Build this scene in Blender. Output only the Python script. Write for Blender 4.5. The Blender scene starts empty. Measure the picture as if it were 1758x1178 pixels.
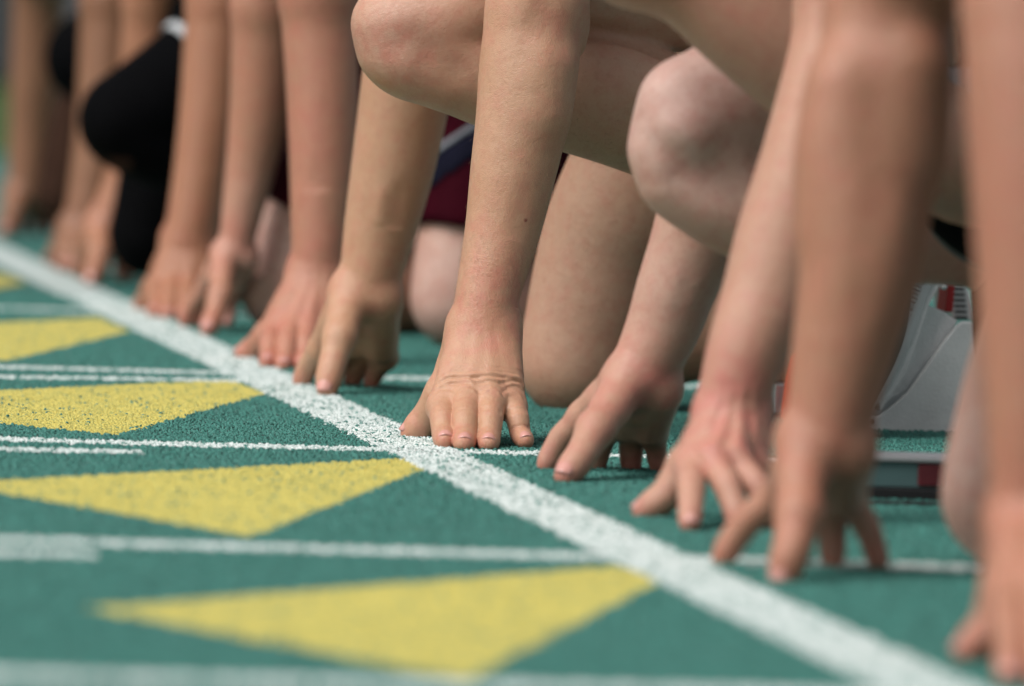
import bpy, bmesh, math, random
import numpy as np
import openvdb
from mathutils import Vector, Matrix

random.seed(7)
RNG = np.random.default_rng(7)
SC = bpy.context.scene
COL = SC.collection
rad = math.radians

# ------------------------------------------------------------------ camera
cd = bpy.data.cameras.new('camera')
cam = bpy.data.objects.new('camera', cd)
COL.objects.link(cam)
YAW, PITCH, ROLL = 0.156048, 0.049025, 0.038542
fw = Vector((math.sin(YAW)*math.cos(PITCH), math.cos(YAW)*math.cos(PITCH), -math.sin(PITCH)))
rt0 = Vector((math.cos(YAW), -math.sin(YAW), 0)); up0 = rt0.cross(fw)
rt = rt0*math.cos(ROLL) + up0*math.sin(ROLL)
up = -rt0*math.sin(ROLL) + up0*math.cos(ROLL)
cam.matrix_world = Matrix(((rt.x, up.x, -fw.x, -1.02008), (rt.y, up.y, -fw.y, -6.93211), (rt.z, up.z, -fw.z, 0.43710), (0, 0, 0, 1)))
cd.sensor_width = 36.0
cd.lens = 36.0*14650/1758
cd.clip_start = 0.1
cd.clip_end = 500
cd.dof.use_dof = True
cd.dof.focus_distance = 7.21
cd.dof.aperture_fstop = 5.6
SC.camera = cam

# ------------------------------------------------------------------ sky, sun, exposure
w = bpy.data.worlds.new('World'); SC.world = w; w.use_nodes = True
nt = w.node_tree; nt.nodes.clear()
sky = nt.nodes.new('ShaderNodeTexSky'); sky.sky_type = 'NISHITA'; sky.sun_disc = False
SUN_EL = rad(52)     # sun ahead of the runners, high, behind the photographer's left shoulder
sky.sun_elevation = SUN_EL
sky.air_density = 1.0; sky.dust_density = 3.5; sky.ozone_density = 0.2
bg = nt.nodes.new('ShaderNodeBackground'); bg.inputs['Strength'].default_value = 0.05
out = nt.nodes.new('ShaderNodeOutputWorld')
hs = nt.nodes.new('ShaderNodeHueSaturation'); hs.inputs['Saturation'].default_value = 0.22   # thin white overcast
nt.links.new(sky.outputs[0], hs.inputs['Color']); nt.links.new(hs.outputs[0], bg.inputs[0]); nt.links.new(bg.outputs[0], out.inputs[0])
sl = bpy.data.lights.new('sun', 'SUN'); sl.energy = 1.5; sl.angle = rad(34); sl.color = (1.0, 0.985, 0.965)
so = bpy.data.objects.new('sun', sl); COL.objects.link(so)
az = rad(26)
sd = Vector((-math.cos(SUN_EL)*math.cos(az), -math.cos(SUN_EL)*math.sin(az), math.sin(SUN_EL)))
sky.sun_rotation = math.atan2(sd.x, sd.y)
so.rotation_euler = sd.to_track_quat('Z', 'Y').to_euler()
so.location = (-3, -3, 6)
SC.view_settings.view_transform = 'Standard'
SC.view_settings.look = 'None'
SC.view_settings.gamma = 1.0
SC.view_settings.exposure = 1.0
SC.render.engine = 'CYCLES'
SC.cycles.max_bounces = 6
SC.cycles.use_denoising = True

# ------------------------------------------------------------------ helpers
def tag(o, label=None, cat=None, group=None, kind=None):
    if label: o['label'] = label
    if cat: o['category'] = cat
    if group: o['group'] = group
    if kind: o['kind'] = kind
    return o

def link(name, me, mat=None, parent=None):
    o = bpy.data.objects.new(name, me)
    COL.objects.link(o)
    if mat is not None: me.materials.append(mat)
    if parent is not None: o.parent = parent
    return o

def mesh_np(name, V, T=None, Q=None, smooth=True):
    me = bpy.data.meshes.new(name)
    V = np.asarray(V, np.float32)
    T = np.zeros((0, 3), np.int32) if T is None else np.asarray(T, np.int32)
    Q = np.zeros((0, 4), np.int32) if Q is None else np.asarray(Q, np.int32)
    me.vertices.add(len(V)); me.vertices.foreach_set('co', V.ravel())
    nl = T.size + Q.size
    me.loops.add(nl); me.loops.foreach_set('vertex_index', np.concatenate([T.ravel(), Q.ravel()]).astype(np.int32))
    npoly = len(T) + len(Q)
    me.polygons.add(npoly)
    st = np.concatenate([np.arange(len(T))*3, len(T)*3 + np.arange(len(Q))*4]).astype(np.int32)
    me.polygons.foreach_set('loop_start', st)
    me.polygons.foreach_set('use_smooth', np.full(npoly, smooth))
    me.update(calc_edges=True); me.validate()
    return me

def bm_mesh(name, bm, smooth=False):
    me = bpy.data.meshes.new(name)
    bmesh.ops.recalc_face_normals(bm, faces=bm.faces)
    for f in bm.faces: f.smooth = smooth
    bm.to_mesh(me); bm.free()
    return me

class M:
    """small node-graph writer"""
    def __init__(s, name):
        s.m = bpy.data.materials.new(name); s.m.use_nodes = True
        s.t = s.m.node_tree; s.t.nodes.clear()
        s.out = s.t.nodes.new('ShaderNodeOutputMaterial')
        s.b = s.t.nodes.new('ShaderNodeBsdfPrincipled')
        s.t.links.new(s.b.outputs[0], s.out.inputs[0])
        s.tc = s.t.nodes.new('ShaderNodeTexCoord')
    def n(s, t, **kw):
        x = s.t.nodes.new(t)
        for k, v in kw.items(): setattr(x, k, v)
        return x
    def l(s, a, b): s.t.links.new(a, b)
    def noise(s, scale, detail=4, rough=0.55, vec=None):
        x = s.n('ShaderNodeTexNoise'); x.inputs['Scale'].default_value = scale; x.inputs['Detail'].default_value = detail
        x.inputs['Roughness'].default_value = rough
        s.l(vec or s.tc.outputs['Object'], x.inputs['Vector']); return x.outputs['Fac']
    def ramp(s, fac, a, b):
        x = s.n('ShaderNodeMapRange'); x.inputs['From Min'].default_value = a; x.inputs['From Max'].default_value = b
        s.l(fac, x.inputs['Value']); return x.outputs[0]
    def mul(s, a, b, op='MULTIPLY'):
        x = s.n('ShaderNodeMath', operation=op)
        for i, v in enumerate((a, b)):
            if isinstance(v, (int, float)): x.inputs[i].default_value = v
            else: s.l(v, x.inputs[i])
        return x.outputs[0]
    def mix(s, fac, a, b, mode='MIX'):
        x = s.n('ShaderNodeMix', data_type='RGBA', blend_type=mode)
        if isinstance(fac, (int, float)): x.inputs[0].default_value = fac
        else: s.l(fac, x.inputs[0])
        for i, v in ((6, a), (7, b)):
            if isinstance(v, tuple): x.inputs[i].default_value = (*v, 1)
            else: s.l(v, x.inputs[i])
        return x.outputs[2]
    def color(s, c):
        if isinstance(c, tuple): s.b.inputs['Base Color'].default_value = (*c, 1)
        else: s.l(c, s.b.inputs['Base Color'])
    def set(s, **kw):
        for k, v in kw.items():
            i = s.b.inputs[k.replace('_', ' ')]
            if isinstance(v, (int, float, tuple)): i.default_value = v
            else: s.l(v, i)
    def bump(s, h, strength=0.3, dist=0.001):
        x = s.n('ShaderNodeBump'); x.inputs['Strength'].default_value = strength; x.inputs['Distance'].default_value = dist
        s.l(h, x.inputs['Height']); s.l(x.outputs[0], s.b.inputs['Normal'])
    def attr(s, name):
        x = s.n('ShaderNodeAttribute', attribute_name=name); return x.outputs['Fac']

# ------------------------------------------------------------------ implicit-surface body builder
BIG = 1.0
class Field:
    def __init__(s, lo, hi, h):
        s.h = h; s.lo = np.asarray(lo, float) - 2*h
        s.n = np.ceil((np.asarray(hi, float) + 2*h - s.lo)/h).astype(int) + 1
        s.F = np.full(s.n, BIG, np.float32)
        s.ax = [(s.lo[i] + h*np.arange(s.n[i])).astype(np.float32) for i in range(3)]
    def box(s, lo, hi):
        a = np.clip(np.floor((np.asarray(lo) - s.lo)/s.h).astype(int), 0, s.n)
        b = np.clip(np.ceil((np.asarray(hi) - s.lo)/s.h).astype(int) + 1, 0, s.n)
        return tuple(slice(int(a[i]), int(b[i])) for i in range(3))
    def seg(s, D, sl0, A, ra, B, rb, flat, pad):
        r = max(ra, rb) + pad
        sl = s.box(np.minimum(A, B) - r, np.maximum(A, B) + r)
        sl = tuple(slice(max(sl[i].start, sl0[i].start), min(sl[i].stop, sl0[i].stop)) for i in range(3))
        if any(q.stop <= q.start for q in sl): return
        X = s.ax[0][sl[0]][:, None, None]; Y = s.ax[1][sl[1]][None, :, None]; Z = s.ax[2][sl[2]][None, None, :]
        if flat is None:
            px, py, pz = X - np.float32(A[0]), Y - np.float32(A[1]), Z - np.float32(A[2]); ab = (B - A)
        else:
            n, q = flat
            dot = (X - np.float32(A[0]))*np.float32(n[0]) + (Y - np.float32(A[1]))*np.float32(n[1]) + (Z - np.float32(A[2]))*np.float32(n[2])
            g = np.float32(1.0/q - 1.0)
            px, py, pz = X - np.float32(A[0]) + dot*(g*np.float32(n[0])), Y - np.float32(A[1]) + dot*(g*np.float32(n[1])), Z - np.float32(A[2]) + dot*(g*np.float32(n[2]))
            ab = (B - A) + n*np.dot(B - A, n)*(1.0/q - 1.0)
        l2 = max(float(ab @ ab), 1e-10)
        t = (px*np.float32(ab[0]) + py*np.float32(ab[1]) + pz*np.float32(ab[2]))*np.float32(1/l2)
        np.clip(t, 0, 1, out=t)
        d = (px - t*np.float32(ab[0]))**2 + (py - t*np.float32(ab[1]))**2 + (pz - t*np.float32(ab[2]))**2
        d = np.sqrt(d) - (np.float32(ra) + t*np.float32(rb - ra))
        o = tuple(slice(sl[i].start - sl0[i].start, sl[i].stop - sl0[i].start) for i in range(3))
        D[o] = np.minimum(D[o], d)
    def chain(s, pts, k, flat=None, dens=3):
        """distance to a tapered tube; returns (slices, D)"""
        P = np.asarray(pts, float)
        if dens > 1 and len(P) > 2: P = even(P)
        r = P[:, 3].max() + k + 3*s.h
        sl = s.box(P[:, :3].min(0) - r, P[:, :3].max(0) + r)
        D = np.full([max(0, q.stop - q.start) for q in sl], BIG, np.float32)
        if D.size == 0: return sl, D
        if len(P) == 1: P = np.vstack([P, P + [1e-5, 0, 0, 0]])
        for a, b in zip(P[:-1], P[1:]):
            s.seg(D, sl, a[:3], a[3], b[:3], b[3], flat, k + 3*s.h)
        return sl, D
    def add(s, pts, k=0.01, flat=None, dens=3):
        sl, D = s.chain(pts, k, flat, dens)
        if D.size: s.F[sl] = smin(s.F[sl], D, k)
    def carve(s, pts, depth, k):
        """shallow smooth groove along a polyline"""
        sl, D = s.chain(pts, k, None, 2)
        if D.size: s.F[sl] += depth*np.exp(-(np.maximum(D, -k)/k)**2)
    def project(s, q, n):
        """first skin crossing when coming in along -n"""
        for st in np.arange(.075 if s.h > .0025 else .03, -.03, -.0004):
            c = q + n*st; i = np.round((c - s.lo)/s.h).astype(int)
            if (i < 0).any() or (i >= s.n).any(): continue
            if s.F[tuple(i)] < 0: return c
        return q
    def mesh(s):
        g = openvdb.FloatGrid(); g.copyFromArray(s.F)
        V, T, Q = g.convertToPolygons(isovalue=0.0, adaptivity=0.0)
        V = V*s.h + s.lo
        return V.astype(np.float64), T, Q

def smin(a, b, k):
    h = np.maximum(k - np.abs(a - b), 0)*np.float32(1/k)
    return np.minimum(a, b) - h*h*np.float32(k*0.25)

def spline(P, m):
    out_ = []
    n = len(P)
    for i in range(n - 1):
        p0, p1, p2, p3 = P[max(i-1, 0)], P[i], P[i+1], P[min(i+2, n-1)]
        for j in range(m):
            t = j/m
            out_.append(0.5*((2*p1) + (-p0+p2)*t + (2*p0-5*p1+4*p2-p3)*t*t + (-p0+3*p1-3*p2+p3)*t**3))
    out_.append(P[-1])
    return np.array(out_)

def even(P):
    """smooth, evenly spaced samples along a tapered chain"""
    D = spline(P, 12)
    L = np.concatenate([[0], np.cumsum(np.linalg.norm(np.diff(D[:, :3], axis=0), axis=1))])
    m = int(np.clip(L[-1]/max(.13*P[:, 3].mean(), .0008), 8, 90))
    s = np.linspace(0, L[-1], m)
    S = np.stack([np.interp(s, L, D[:, i]) for i in range(4)], 1)
    for _ in range(10):
        S[1:-1] = S[1:-1]*.5 + (S[:-2] + S[2:])*.25
    return S

def unit(v):
    v = np.asarray(v, float); return v/max(np.linalg.norm(v), 1e-9)

def arr(*a): return np.array(a, float)

def finger_joints(m, t, L, n):
    """two inner joints between knuckle m and tip t, bent towards the back of the hand n"""
    d = t - m; dist = np.linalg.norm(d); tot = sum(L)
    if tot > dist*1.02: L = [l*dist*1.02/tot for l in L]
    if sum(L) < dist*1.01: L = [l*dist*1.01/sum(L) for l in L]
    u = d/dist; nn = unit(n - u*np.dot(n, u))
    l1, l2 = L[0], L[1] + L[2]
    a = (l1*l1 - l2*l2 + dist*dist)/(2*dist)
    h = math.sqrt(max(l1*l1 - a*a, 0))
    p = m + u*a + nn*h
    q = p + (t - p)*(L[1]/l2) + nn*0.0012
    return p, q

FL = [[.040, .023, .015], [.044, .026, .016], [.041, .025, .016], [.033, .018, .014]]
FR = [[.0106, .0098, .0094, .0092, .0083, .0084, .0070], [.0108, .0100, .0096, .0094, .0085, .0085, .0072],
      [.0104, .0096, .0092, .0090, .0081, .0081, .0068], [.0096, .0086, .0081, .0079, .0071, .0071, .0060]]

def hand_parts(h, side):
    """geometry of one hand in world space: list of (points, k) for the palm and for each finger, plus nail frames"""
    s = h.get('s', 1.0); fr = h.get('fr', 1.0)
    W = np.array(h['W']); mcp = [np.array(m) for m in h['mcp']]; tip = [np.array(t) for t in h['tip']]; th = [np.array(t) for t in h['th']]
    lat = unit(mcp[3] - mcp[0]); lon = unit(mcp[1] - W)
    n = unit(np.cross(lat, lon))
    if side == 'L':
        if n @ arr(0, -1, 1) < 0: n = -n
    elif n @ arr(0, 1, 1) < 0: n = -n
    palm = []
    for i in range(4):
        wp = W + lat*(-.015 + .010*i)*s
        mid = wp*.45 + mcp[i]*.55 + n*.0015
        palm.append(([[*wp, .0135*s], [*mid, .0118*s], [*(mcp[i] + n*.0005), FR[i][0]*s*1.06*(.5+.5*fr)]], .013*s))
    # fleshy underside
    c0 = W*.65 + mcp[1]*.35 - n*.011*s; c1 = W*.25 + (mcp[1] + mcp[2])*.375 - n*.008*s
    palm.append(([[*c0, .012*s], [*c1, .011*s]], .014*s))
    hy = W + lat*.014*s - n*.010*s
    palm.append(([[*hy, .0135*s], [*(mcp[3]*.75 + W*.25 - n*.009*s), .0105*s]], .012*s))
    # thumb
    cmc = W - lat*.014*s - n*.006*s
    cm2 = cmc*.5 + th[0]*.5 - n*.002*s
    palm.append(([[*cmc, .0145*s], [*cm2, .0155*s], [*th[0], .0118*s]], .013*s))
    # skin web thumb-index
    web = th[0]*.35 + mcp[0]*.35 + W*.3
    palm.append(([[*web, .0085*s], [*(mcp[0]*.6 + W*.4), .009*s]], .014*s))
    fingers, nails, joints = [], [], []
    for i in range(4):
        if h.get('flat'):
            # last joint pressed flat on the ground
            bk_ = mcp[i] - tip[i]; bk_[2] = 0
            q = tip[i] + unit(bk_)*FL[i][2]*s*1.15 + arr(0, 0, .0042)
            p = mcp[i]*.42 + q*.58 + n*.0035 + arr(0, 0, .0015)
        else:
            p, q = finger_joints(mcp[i], tip[i], [l*s for l in FL[i]], n)
        r = [x*s*fr for x in FR[i]]
        a = mcp[i]
        pts = [[*a, r[0]], [*(a*.5 + p*.5), r[1]], [*p, r[2]*1.03], [*(p*.5 + q*.5), r[3]*.97], [*q, r[4]*1.03], [*(q*.35 + tip[i]*.65), r[5]*1.0], [*tip[i], r[6]]]
        fingers.append((pts, .006*s))
        d = unit(tip[i] - q); nf = unit(n - d*np.dot(n, d))
        nails.append((tip[i]*1.0, d, nf, (r[5]*.5 + r[6]*.5)*1.04, i))
        joints.append((a, p, q, tip[i]))
    r = [x*s*fr for x in (.0138, .0120, .0114, .0112, .0084)]
    pts = [[*th[0], r[0]], [*(th[0]*.5 + th[1]*.5), r[1]], [*th[1], r[2]], [*(th[1]*.45 + th[2]*.55), r[3]], [*th[2], r[4]]]
    fingers.append((pts, .008*s))
    d = unit(th[2] - th[1])
    hint = arr(-.5, -.75, .45) if side == 'R' else arr(-.6, .2, .8)
    nf = unit(hint - d*np.dot(hint, d))
    nails.append((th[2]*1.0, d, nf, (r[3]*.5 + r[4]*.5)*1.04, 4))
    joints.append((th[0], th[1], th[2], th[2]))
    return palm, fingers, nails, joints, n, lat

def forearm_flat(side):
    return (unit([.25, 1, .1]), .80) if side == 'L' else (unit([.1, 1, 0]), .86)

def add_arm(F, pts, side, upto=None):
    F.add(pts, .006, None, 4)

def build_hand(h, arm, side, extra=None):
    """high-resolution hand with the last centimetres of forearm"""
    palm, fingers, nails, joints, n, lat = hand_parts(h, side)
    A = np.array(arm)
    S = spline(A, 6)
    W = S[0, :3]
    dist = np.linalg.norm(S[:, :3] - W, axis=1)
    ic = int(np.argmax(dist > .062)); cut = S[ic, :3]; ax = unit(S[ic+1, :3] - S[ic-1, :3])
    allp = np.array([p for pts, _ in palm + fingers for p in pts])
    stub = S[:ic+5]
    lo = np.minimum((allp[:, :3] - allp[:, 3:]).min(0), (stub[:, :3] - stub[:, 3:]).min(0)) - .004
    hi = np.maximum((allp[:, :3] + allp[:, 3:]).max(0), (stub[:, :3] + stub[:, 3:]).max(0)) + .004
    F = Field(lo, hi, h.get('vox', .0013))
    F.add(A, .01, None, 4)
    for pts, k in palm: F.add(pts, k)
    base = F.F.copy()
    for pts, k in fingers:
        sl, D = F.chain(pts, k)
        F.F[sl] = np.minimum(F.F[sl], smin(base[sl], D, k))
    if side == 'L' and h.get('vox', 1) < .0016:
        for i in range(4):
            a_, b_ = W + lat*(-.009 + .006*i), np.array(h['mcp'][i])
            q_ = [[*F.project(a_*(1-u) + b_*u, n), .0001] for u in np.linspace(.25, 1.0, 7)]
            F.carve(q_, -.0009*h.get('tendon', 1), .0034)
            g_ = [[*F.project(b_*(.9-u) + a_*(.1+u) + lat*.0095, n), .0001] for u in np.linspace(0, .45, 5)] if i < 3 else None
            if g_: F.carve(g_, .0009*h.get('tendon', 1), .0045)
    if extra: extra(F, joints, n, lat, W)
    V, T, Q = F.mesh()
    return V, T, Q, cut, ax, nails, joints, n, lat

def to_bm(V, T, Q):
    me = mesh_np('tmp', V, T, Q)
    bm = bmesh.new(); bm.from_mesh(me); bpy.data.meshes.remove(me)
    return bm

def taubin(bm, n):
    """smoothing that keeps the girth"""
    for _ in range(n):
        for f in (.5, -.52):
            bmesh.ops.smooth_vert(bm, verts=bm.verts, factor=f, use_axis_x=True, use_axis_y=True, use_axis_z=True)

def keep_largest_side(bm, cut, ax, radius, sign, arm=None):
    """cut the arm by a plane and drop the geometry on the far side within radius of the arm"""
    cutv = Vector(cut); axv = Vector(ax)
    def on_arm(v):
        if arm is None: return True
        d = np.linalg.norm(arm[:, :3] - np.array(v.co), axis=1) - arm[:, 3]
        return d.min() < .006
    geom = [v for v in bm.verts if (v.co - cutv).length < radius and on_arm(v)]
    vs = set(geom)
    es = [e for e in bm.edges if e.verts[0] in vs and e.verts[1] in vs]
    fs = [f for f in bm.faces if all(v in vs for v in f.verts)]
    bmesh.ops.bisect_plane(bm, geom=geom + es + fs, dist=1e-6, plane_co=cutv, plane_no=axv)
    # flood fill from the far side
    kill = [v for v in bm.verts if (v.co - cutv).length < radius and (v.co - cutv).dot(axv)*sign > 1e-5 and on_arm(v)]
    bmesh.ops.delete(bm, geom=kill, context='VERTS')

def boundary_loop(bm, cut, radius):
    return [e for e in bm.edges if len(e.link_faces) == 1 and (e.verts[0].co - Vector(cut)).length < radius]

def body_field(p, h):
    pts = []
    for a in ('armL', 'armR'): pts += [q[:3] for q in p[a]]
    for l in p['legs']:
        for c in ('thigh', 'calf', 'foot'): pts += [q[:3] for q in l[c]]
    pts += p['shoulders'] + [p['head']]
    pts = np.array(pts)
    F = Field(pts.min(0) - .16, pts.max(0) + .17, h)
    hips = [np.array(l['thigh'][-1][:3]) for l in p['legs']]
    sh = [np.array(s) for s in p['shoulders']]
    hm = sum(hips)/2; sm = sum(sh)/2
    lat = unit(hips[0] - hips[1]); ls = unit(sh[0] - sh[1])
    for s in (-.4, .4):
        F.add([[*(hm + lat*.09*s*2), .105], [*(hm*.72 + sm*.28 + lat*.07*s*2), .098], [*(hm*.35 + sm*.65 + ls*.07*s*2), .108], [*(hm*.05 + sm*.95 + ls*.075*s*2), .09]], .05)
    for i in (0, 1):
        F.add([[*sm, .07], [*sh[i], .058]], .04)
    hd = np.array(p['head'])
    F.add([[*sm, .062], [*(sm*.45 + hd*.55), .053], [*hd, .055]], .03)
    F.add([[*(hd + arr(.035, 0, .035)), .082], [*(hd + arr(-.015, 0, .055)), .078]], .02)
    F.add([[*(hd + arr(-.05, 0, -.03)), .052], [*(hd + arr(-.075, 0, -.055)), .033]], .03)
    F.add([[*(hd + arr(-.095, 0, .03)), .011], [*(hd + arr(-.118, 0, -.002)), .013]], .012)
    F.add([[*(hd + arr(-.098, -.012, -.035)), .007], [*(hd + arr(-.098, .012, -.035)), .007]], .008)
    for s in (-1, 1):
        F.add([[*(hd + arr(.015, s*.079, .02)), .012], [*(hd + arr(.005, s*.082, -.01)), .009]], .008)
    for l in p['legs']:
        F.add(l['thigh'], .03)
    for l in p['legs']:
        sl, D = F.chain(l['calf'], .006)
        F.F[sl] = smin(F.F[sl], D, .0025)
        kn = np.array(l['calf'][0]); k1 = np.array(l['thigh'][1]); k2 = np.array(l['calf'][1])
        if p.get('bare', 1): F.add([[*(kn[:3]*.75 + k1[:3]*.25), kn[3]*.80], [*kn[:3], kn[3]*.84], [*(kn[:3]*.7 + k2[:3]*.3), kn[3]*.81]], .026)
        F.add(l['foot'], .02)
    for c, k in p.get('lumps', []): F.add(c, k)
    for c, dep, k in p.get('dents', []): F.carve(c, dep, k)
    for a, s, side in (('armL', sh[0], 'L'), ('armR', sh[1], 'R')):
        A = np.array(p[a]); el = A[-1]
        up_ = [[*el[:3], el[3]], [*(el[:3]*.5 + s*.5), .046], [*s, .055]]
        F.add(up_, .012)
        F.add(A, .012, None, 4)
    for c, k in p.get('arm_lumps', []): F.add(c, k)
    for c, dep, k in p.get('ridges', []): F.carve([[*F.project(np.array(q[:3]), unit([-.15, -1, .05])), .0001] for q in c], dep, k)
    for c, dep, k in p.get('arm_dents', []): F.carve(c, dep, k)
    return F

def gauss(V, pts):
    """sum of soft spots: pts = (x, y, z, radius, weight)"""
    a = np.zeros(len(V), np.float32)
    for x, y, z, r, wt in pts:
        d2 = (V[:, 0]-x)**2 + (V[:, 1]-y)**2 + (V[:, 2]-z)**2
        a += wt*np.exp(-d2/(r*r))
    return a

def nail_mesh(c, d, n, r, i):
    """thin curved plate lying on the finger end"""
    l = np.cross(d, n)
    nu, nv = 9, 9
    V = []
    for top in (1, 0):
        for a in range(nu):
            u = a/(nu-1)
            for b in range(nv):
                v = -1 + 2*b/(nv-1)
                end = 1 - .30*v*v
                x = (-1.02 + u*1.60)*r if u < .55 else (-1.02 + .88 + (u-.55)*1.60*end)*r
                if u < .2: x += .25*r*v*v*(1 - u/.2)
                rr = r*(1.0 - .17*max(0, u-.2)**1.5*1.45) + .0002 - .0009*max(0, .22-u)/.22 - (0 if top else .0011)
                ang = v*.98
                V.append(c + d*x + n*(rr*math.cos(ang) - .02*r) + l*(rr*math.sin(ang)*.92))
    Q = []
    o = nu*nv
    for a in range(nu-1):
        for b in range(nv-1):
            q = [a*nv+b, a*nv+b+1, (a+1)*nv+b+1, (a+1)*nv+b]
            Q.append(q); Q.append([o+x for x in q[::-1]])
    ring = [(0, b) for b in range(nv)] + [(a, nv-1) for a in range(1, nu)] + [(nu-1, b) for b in range(nv-2, -1, -1)] + [(a, 0) for a in range(nu-2, 0, -1)]
    ids = [a*nv+b for a, b in ring]
    for x, y in zip(ids, ids[1:] + ids[:1]): Q.append([x, o+x, o+y, y])
    bm = bmesh.new(); vs = [bm.verts.new(v) for v in V]
    for q in Q: bm.faces.new([vs[k] for k in q])
    me = bm_mesh('fingernail', bm, True)
    return me

# ------------------------------------------------------------------ materials
def skin_mat(name, base, red, shade, pale, marks=()):
    m = M(name)
    big = m.noise(20, 3); mid = m.noise(64, 5, .62); fine = m.noise(420, 3, .6); blot = m.noise(130, 4, .7)
    c = m.mix(m.ramp(big, .35, .68), base, shade)
    c = m.mix(m.ramp(m.attr('pale'), 0, 1), c, pale)
    c = m.mix(m.mul(m.ramp(mid, .46, .70), .36), c, red)
    c = m.mix(m.mul(m.ramp(blot, .52, .68), .32), c, (base[0]*.80, base[1]*.62, base[2]*.62))
    v = m.n('ShaderNodeTexVoronoi'); v.inputs['Scale'].default_value = 40; v.inputs['Randomness'].default_value = 1
    m.l(m.tc.outputs['Object'], v.inputs['Vector'])
    fre = m.ramp(v.outputs['Distance'], .07, .035)
    c = m.mix(m.mul(fre, .22), c, (base[0]*.6, base[1]*.42, base[2]*.33))
    fl = m.mul(m.attr('flush'), m.ramp(mid, .25, .62))
    c = m.mix(m.mul(fl, .85), c, red)
    for (x, y, z, r, w_, col_) in marks:
        dn = m.n('ShaderNodeVectorMath', operation='DISTANCE'); dn.inputs[1].default_value = (x, y, z)
        m.l(m.tc.outputs['Object'], dn.inputs[0])
        jit = m.mul(m.mul(fine, r*.9), dn.outputs['Value'], 'ADD')
        c = m.mix(m.mul(m.ramp(jit, r*1.5, r*.8), w_), c, col_)
    # faint streaks of fine body hair and skin lines
    c = m.mix(m.mul(m.ramp(fine, .35, .7), .14), c, (base[0]*.74, base[1]*.64, base[2]*.58))
    m.color(c)
    m.set(Roughness=m.ramp(fine, -.55, 1.9), Subsurface_Weight=.16, Subsurface_Radius=(1.0, .35, .18), Subsurface_Scale=.005, Specular_IOR_Level=.48)
    vo = m.n('ShaderNodeTexVoronoi', feature='DISTANCE_TO_EDGE'); vo.inputs['Scale'].default_value = 780
    m.l(m.tc.outputs['Object'], vo.inputs['Vector'])
    hgt = m.mul(m.mul(m.ramp(vo.outputs['Distance'], 0, .25), .35), m.mul(m.noise(260, 4), 1.0), 'ADD')
    hgt = m.mul(hgt, m.mul(m.noise(70, 3), 2.2), 'ADD')
    m.bump(hgt, .5, .0008)
    return m.m

def plain(name, base, rough=.6, metal=0.0, var=.25, scale=60, bump=0.0, bscale=400, bdist=.0006):
    m = M(name)
    f = m.noise(scale, 4)
    m.color(m.mix(m.ramp(f, .3, .7), base, tuple(x*(1-var) for x in base)))
    m.set(Roughness=rough, Metallic=metal)
    if bump: m.bump(m.noise(bscale, 3), bump, bdist)
    return m.m

def fabric(name, base, rough=.75, scale=900):
    m = M(name)
    f = m.noise(30, 3)
    m.color(m.mix(m.ramp(f, .3, .7), base, tuple(x*.75 for x in base)))
    wv = m.n('ShaderNodeTexWave', wave_type='BANDS', bands_direction='DIAGONAL'); wv.inputs['Scale'].default_value = scale
    m.l(m.tc.outputs['Object'], wv.inputs['Vector'])
    m.set(Roughness=rough, Specular_IOR_Level=.04)
    m.bump(m.mul(wv.outputs['Fac'], m.noise(70, 3), 'ADD'), .35, .0008)
    return m.m

PALE = (.60, .40, .33)
MARKS3 = [(0.1051,0.1725,0.1883,0.0022,0.9,(0.2,0.035,0.025)),(0.103,0.1725,0.1902,0.0012,0.8,(0.22,0.05,0.03)),(0.0694,0.112,0.0481,0.003,0.55,(0.25,0.13,0.14)),(0.0639,0.116,0.054,0.0016,0.6,(0.42,0.12,0.06)),(0.025,0.285,0.3157,0.0022,0.35,(0.25,0.1,0.07)),(0.0307,0.14,0.059,0.003,0.35,(0.4,0.2,0.2)),(0.1155,0.172,0.2123,0.0012,0.5,(0.3,0.14,0.1))]
SKIN = {
    'p3': skin_mat('skin_warm', (.55, .318, .20), (.54, .19, .138), (.51, .28, .165), (.60, .37, .28), MARKS3),
    'p2': skin_mat('skin_rosy', (.49, .222, .142), (.47, .15, .108), (.45, .225, .142), (.66, .43, .355)),
    'p1': skin_mat('skin_tan', (.42, .192, .108), (.40, .135, .088), (.385, .175, .096), PALE),
    'p0': skin_mat('skin_brown', (.28, .130, .068), (.27, .104, .06), (.245, .113, .058), PALE),
    'p4': skin_mat('skin_pale', (.54, .30, .21), (.53, .18, .145), (.51, .28, .19), (.72, .49, .42)),  # last tone: pale knee skin, lightened to paint back light the torso blocks
    'p5': skin_mat('skin_sunned', (.45, .208, .130), (.46, .155, .107), (.415, .203, .124), PALE),
}
NAIL = plain('nail', (.66, .33, .28), .22, 0, .12, 200)
BLACK = fabric('black_knit', (.0022, .0022, .0028), .8)
MAROON = fabric('maroon_cloth', (.045, .002, .008), .7)
NAVY = fabric('navy_cloth', (.012, .012, .026), .7)
GREY = fabric('silver_cloth', (.27, .28, .31), .6)
WHITE = fabric('white_cloth', (.62, .63, .64), .7)
BROWN = fabric('brown_cloth_shaded_skin', (.05, .024, .016), .8)  # emblem cloth; on p0's rear leg it paints shaded bare skin
SHOE = fabric('shoe_black', (.005, .005, .005), .8)
SOLE = plain('shoe_sole', (.12, .11, .10), .7, 0, .3)
HAIR = plain('hair_brown', (.05, .028, .014), .5, 0, .4, 120, .6, 500)
BLOND = plain('body_hair', (.42, .29, .17), .45, 0, .2, 90)
EYE = plain('eye_white', (.7, .68, .64), .2, 0, .05)

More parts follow.
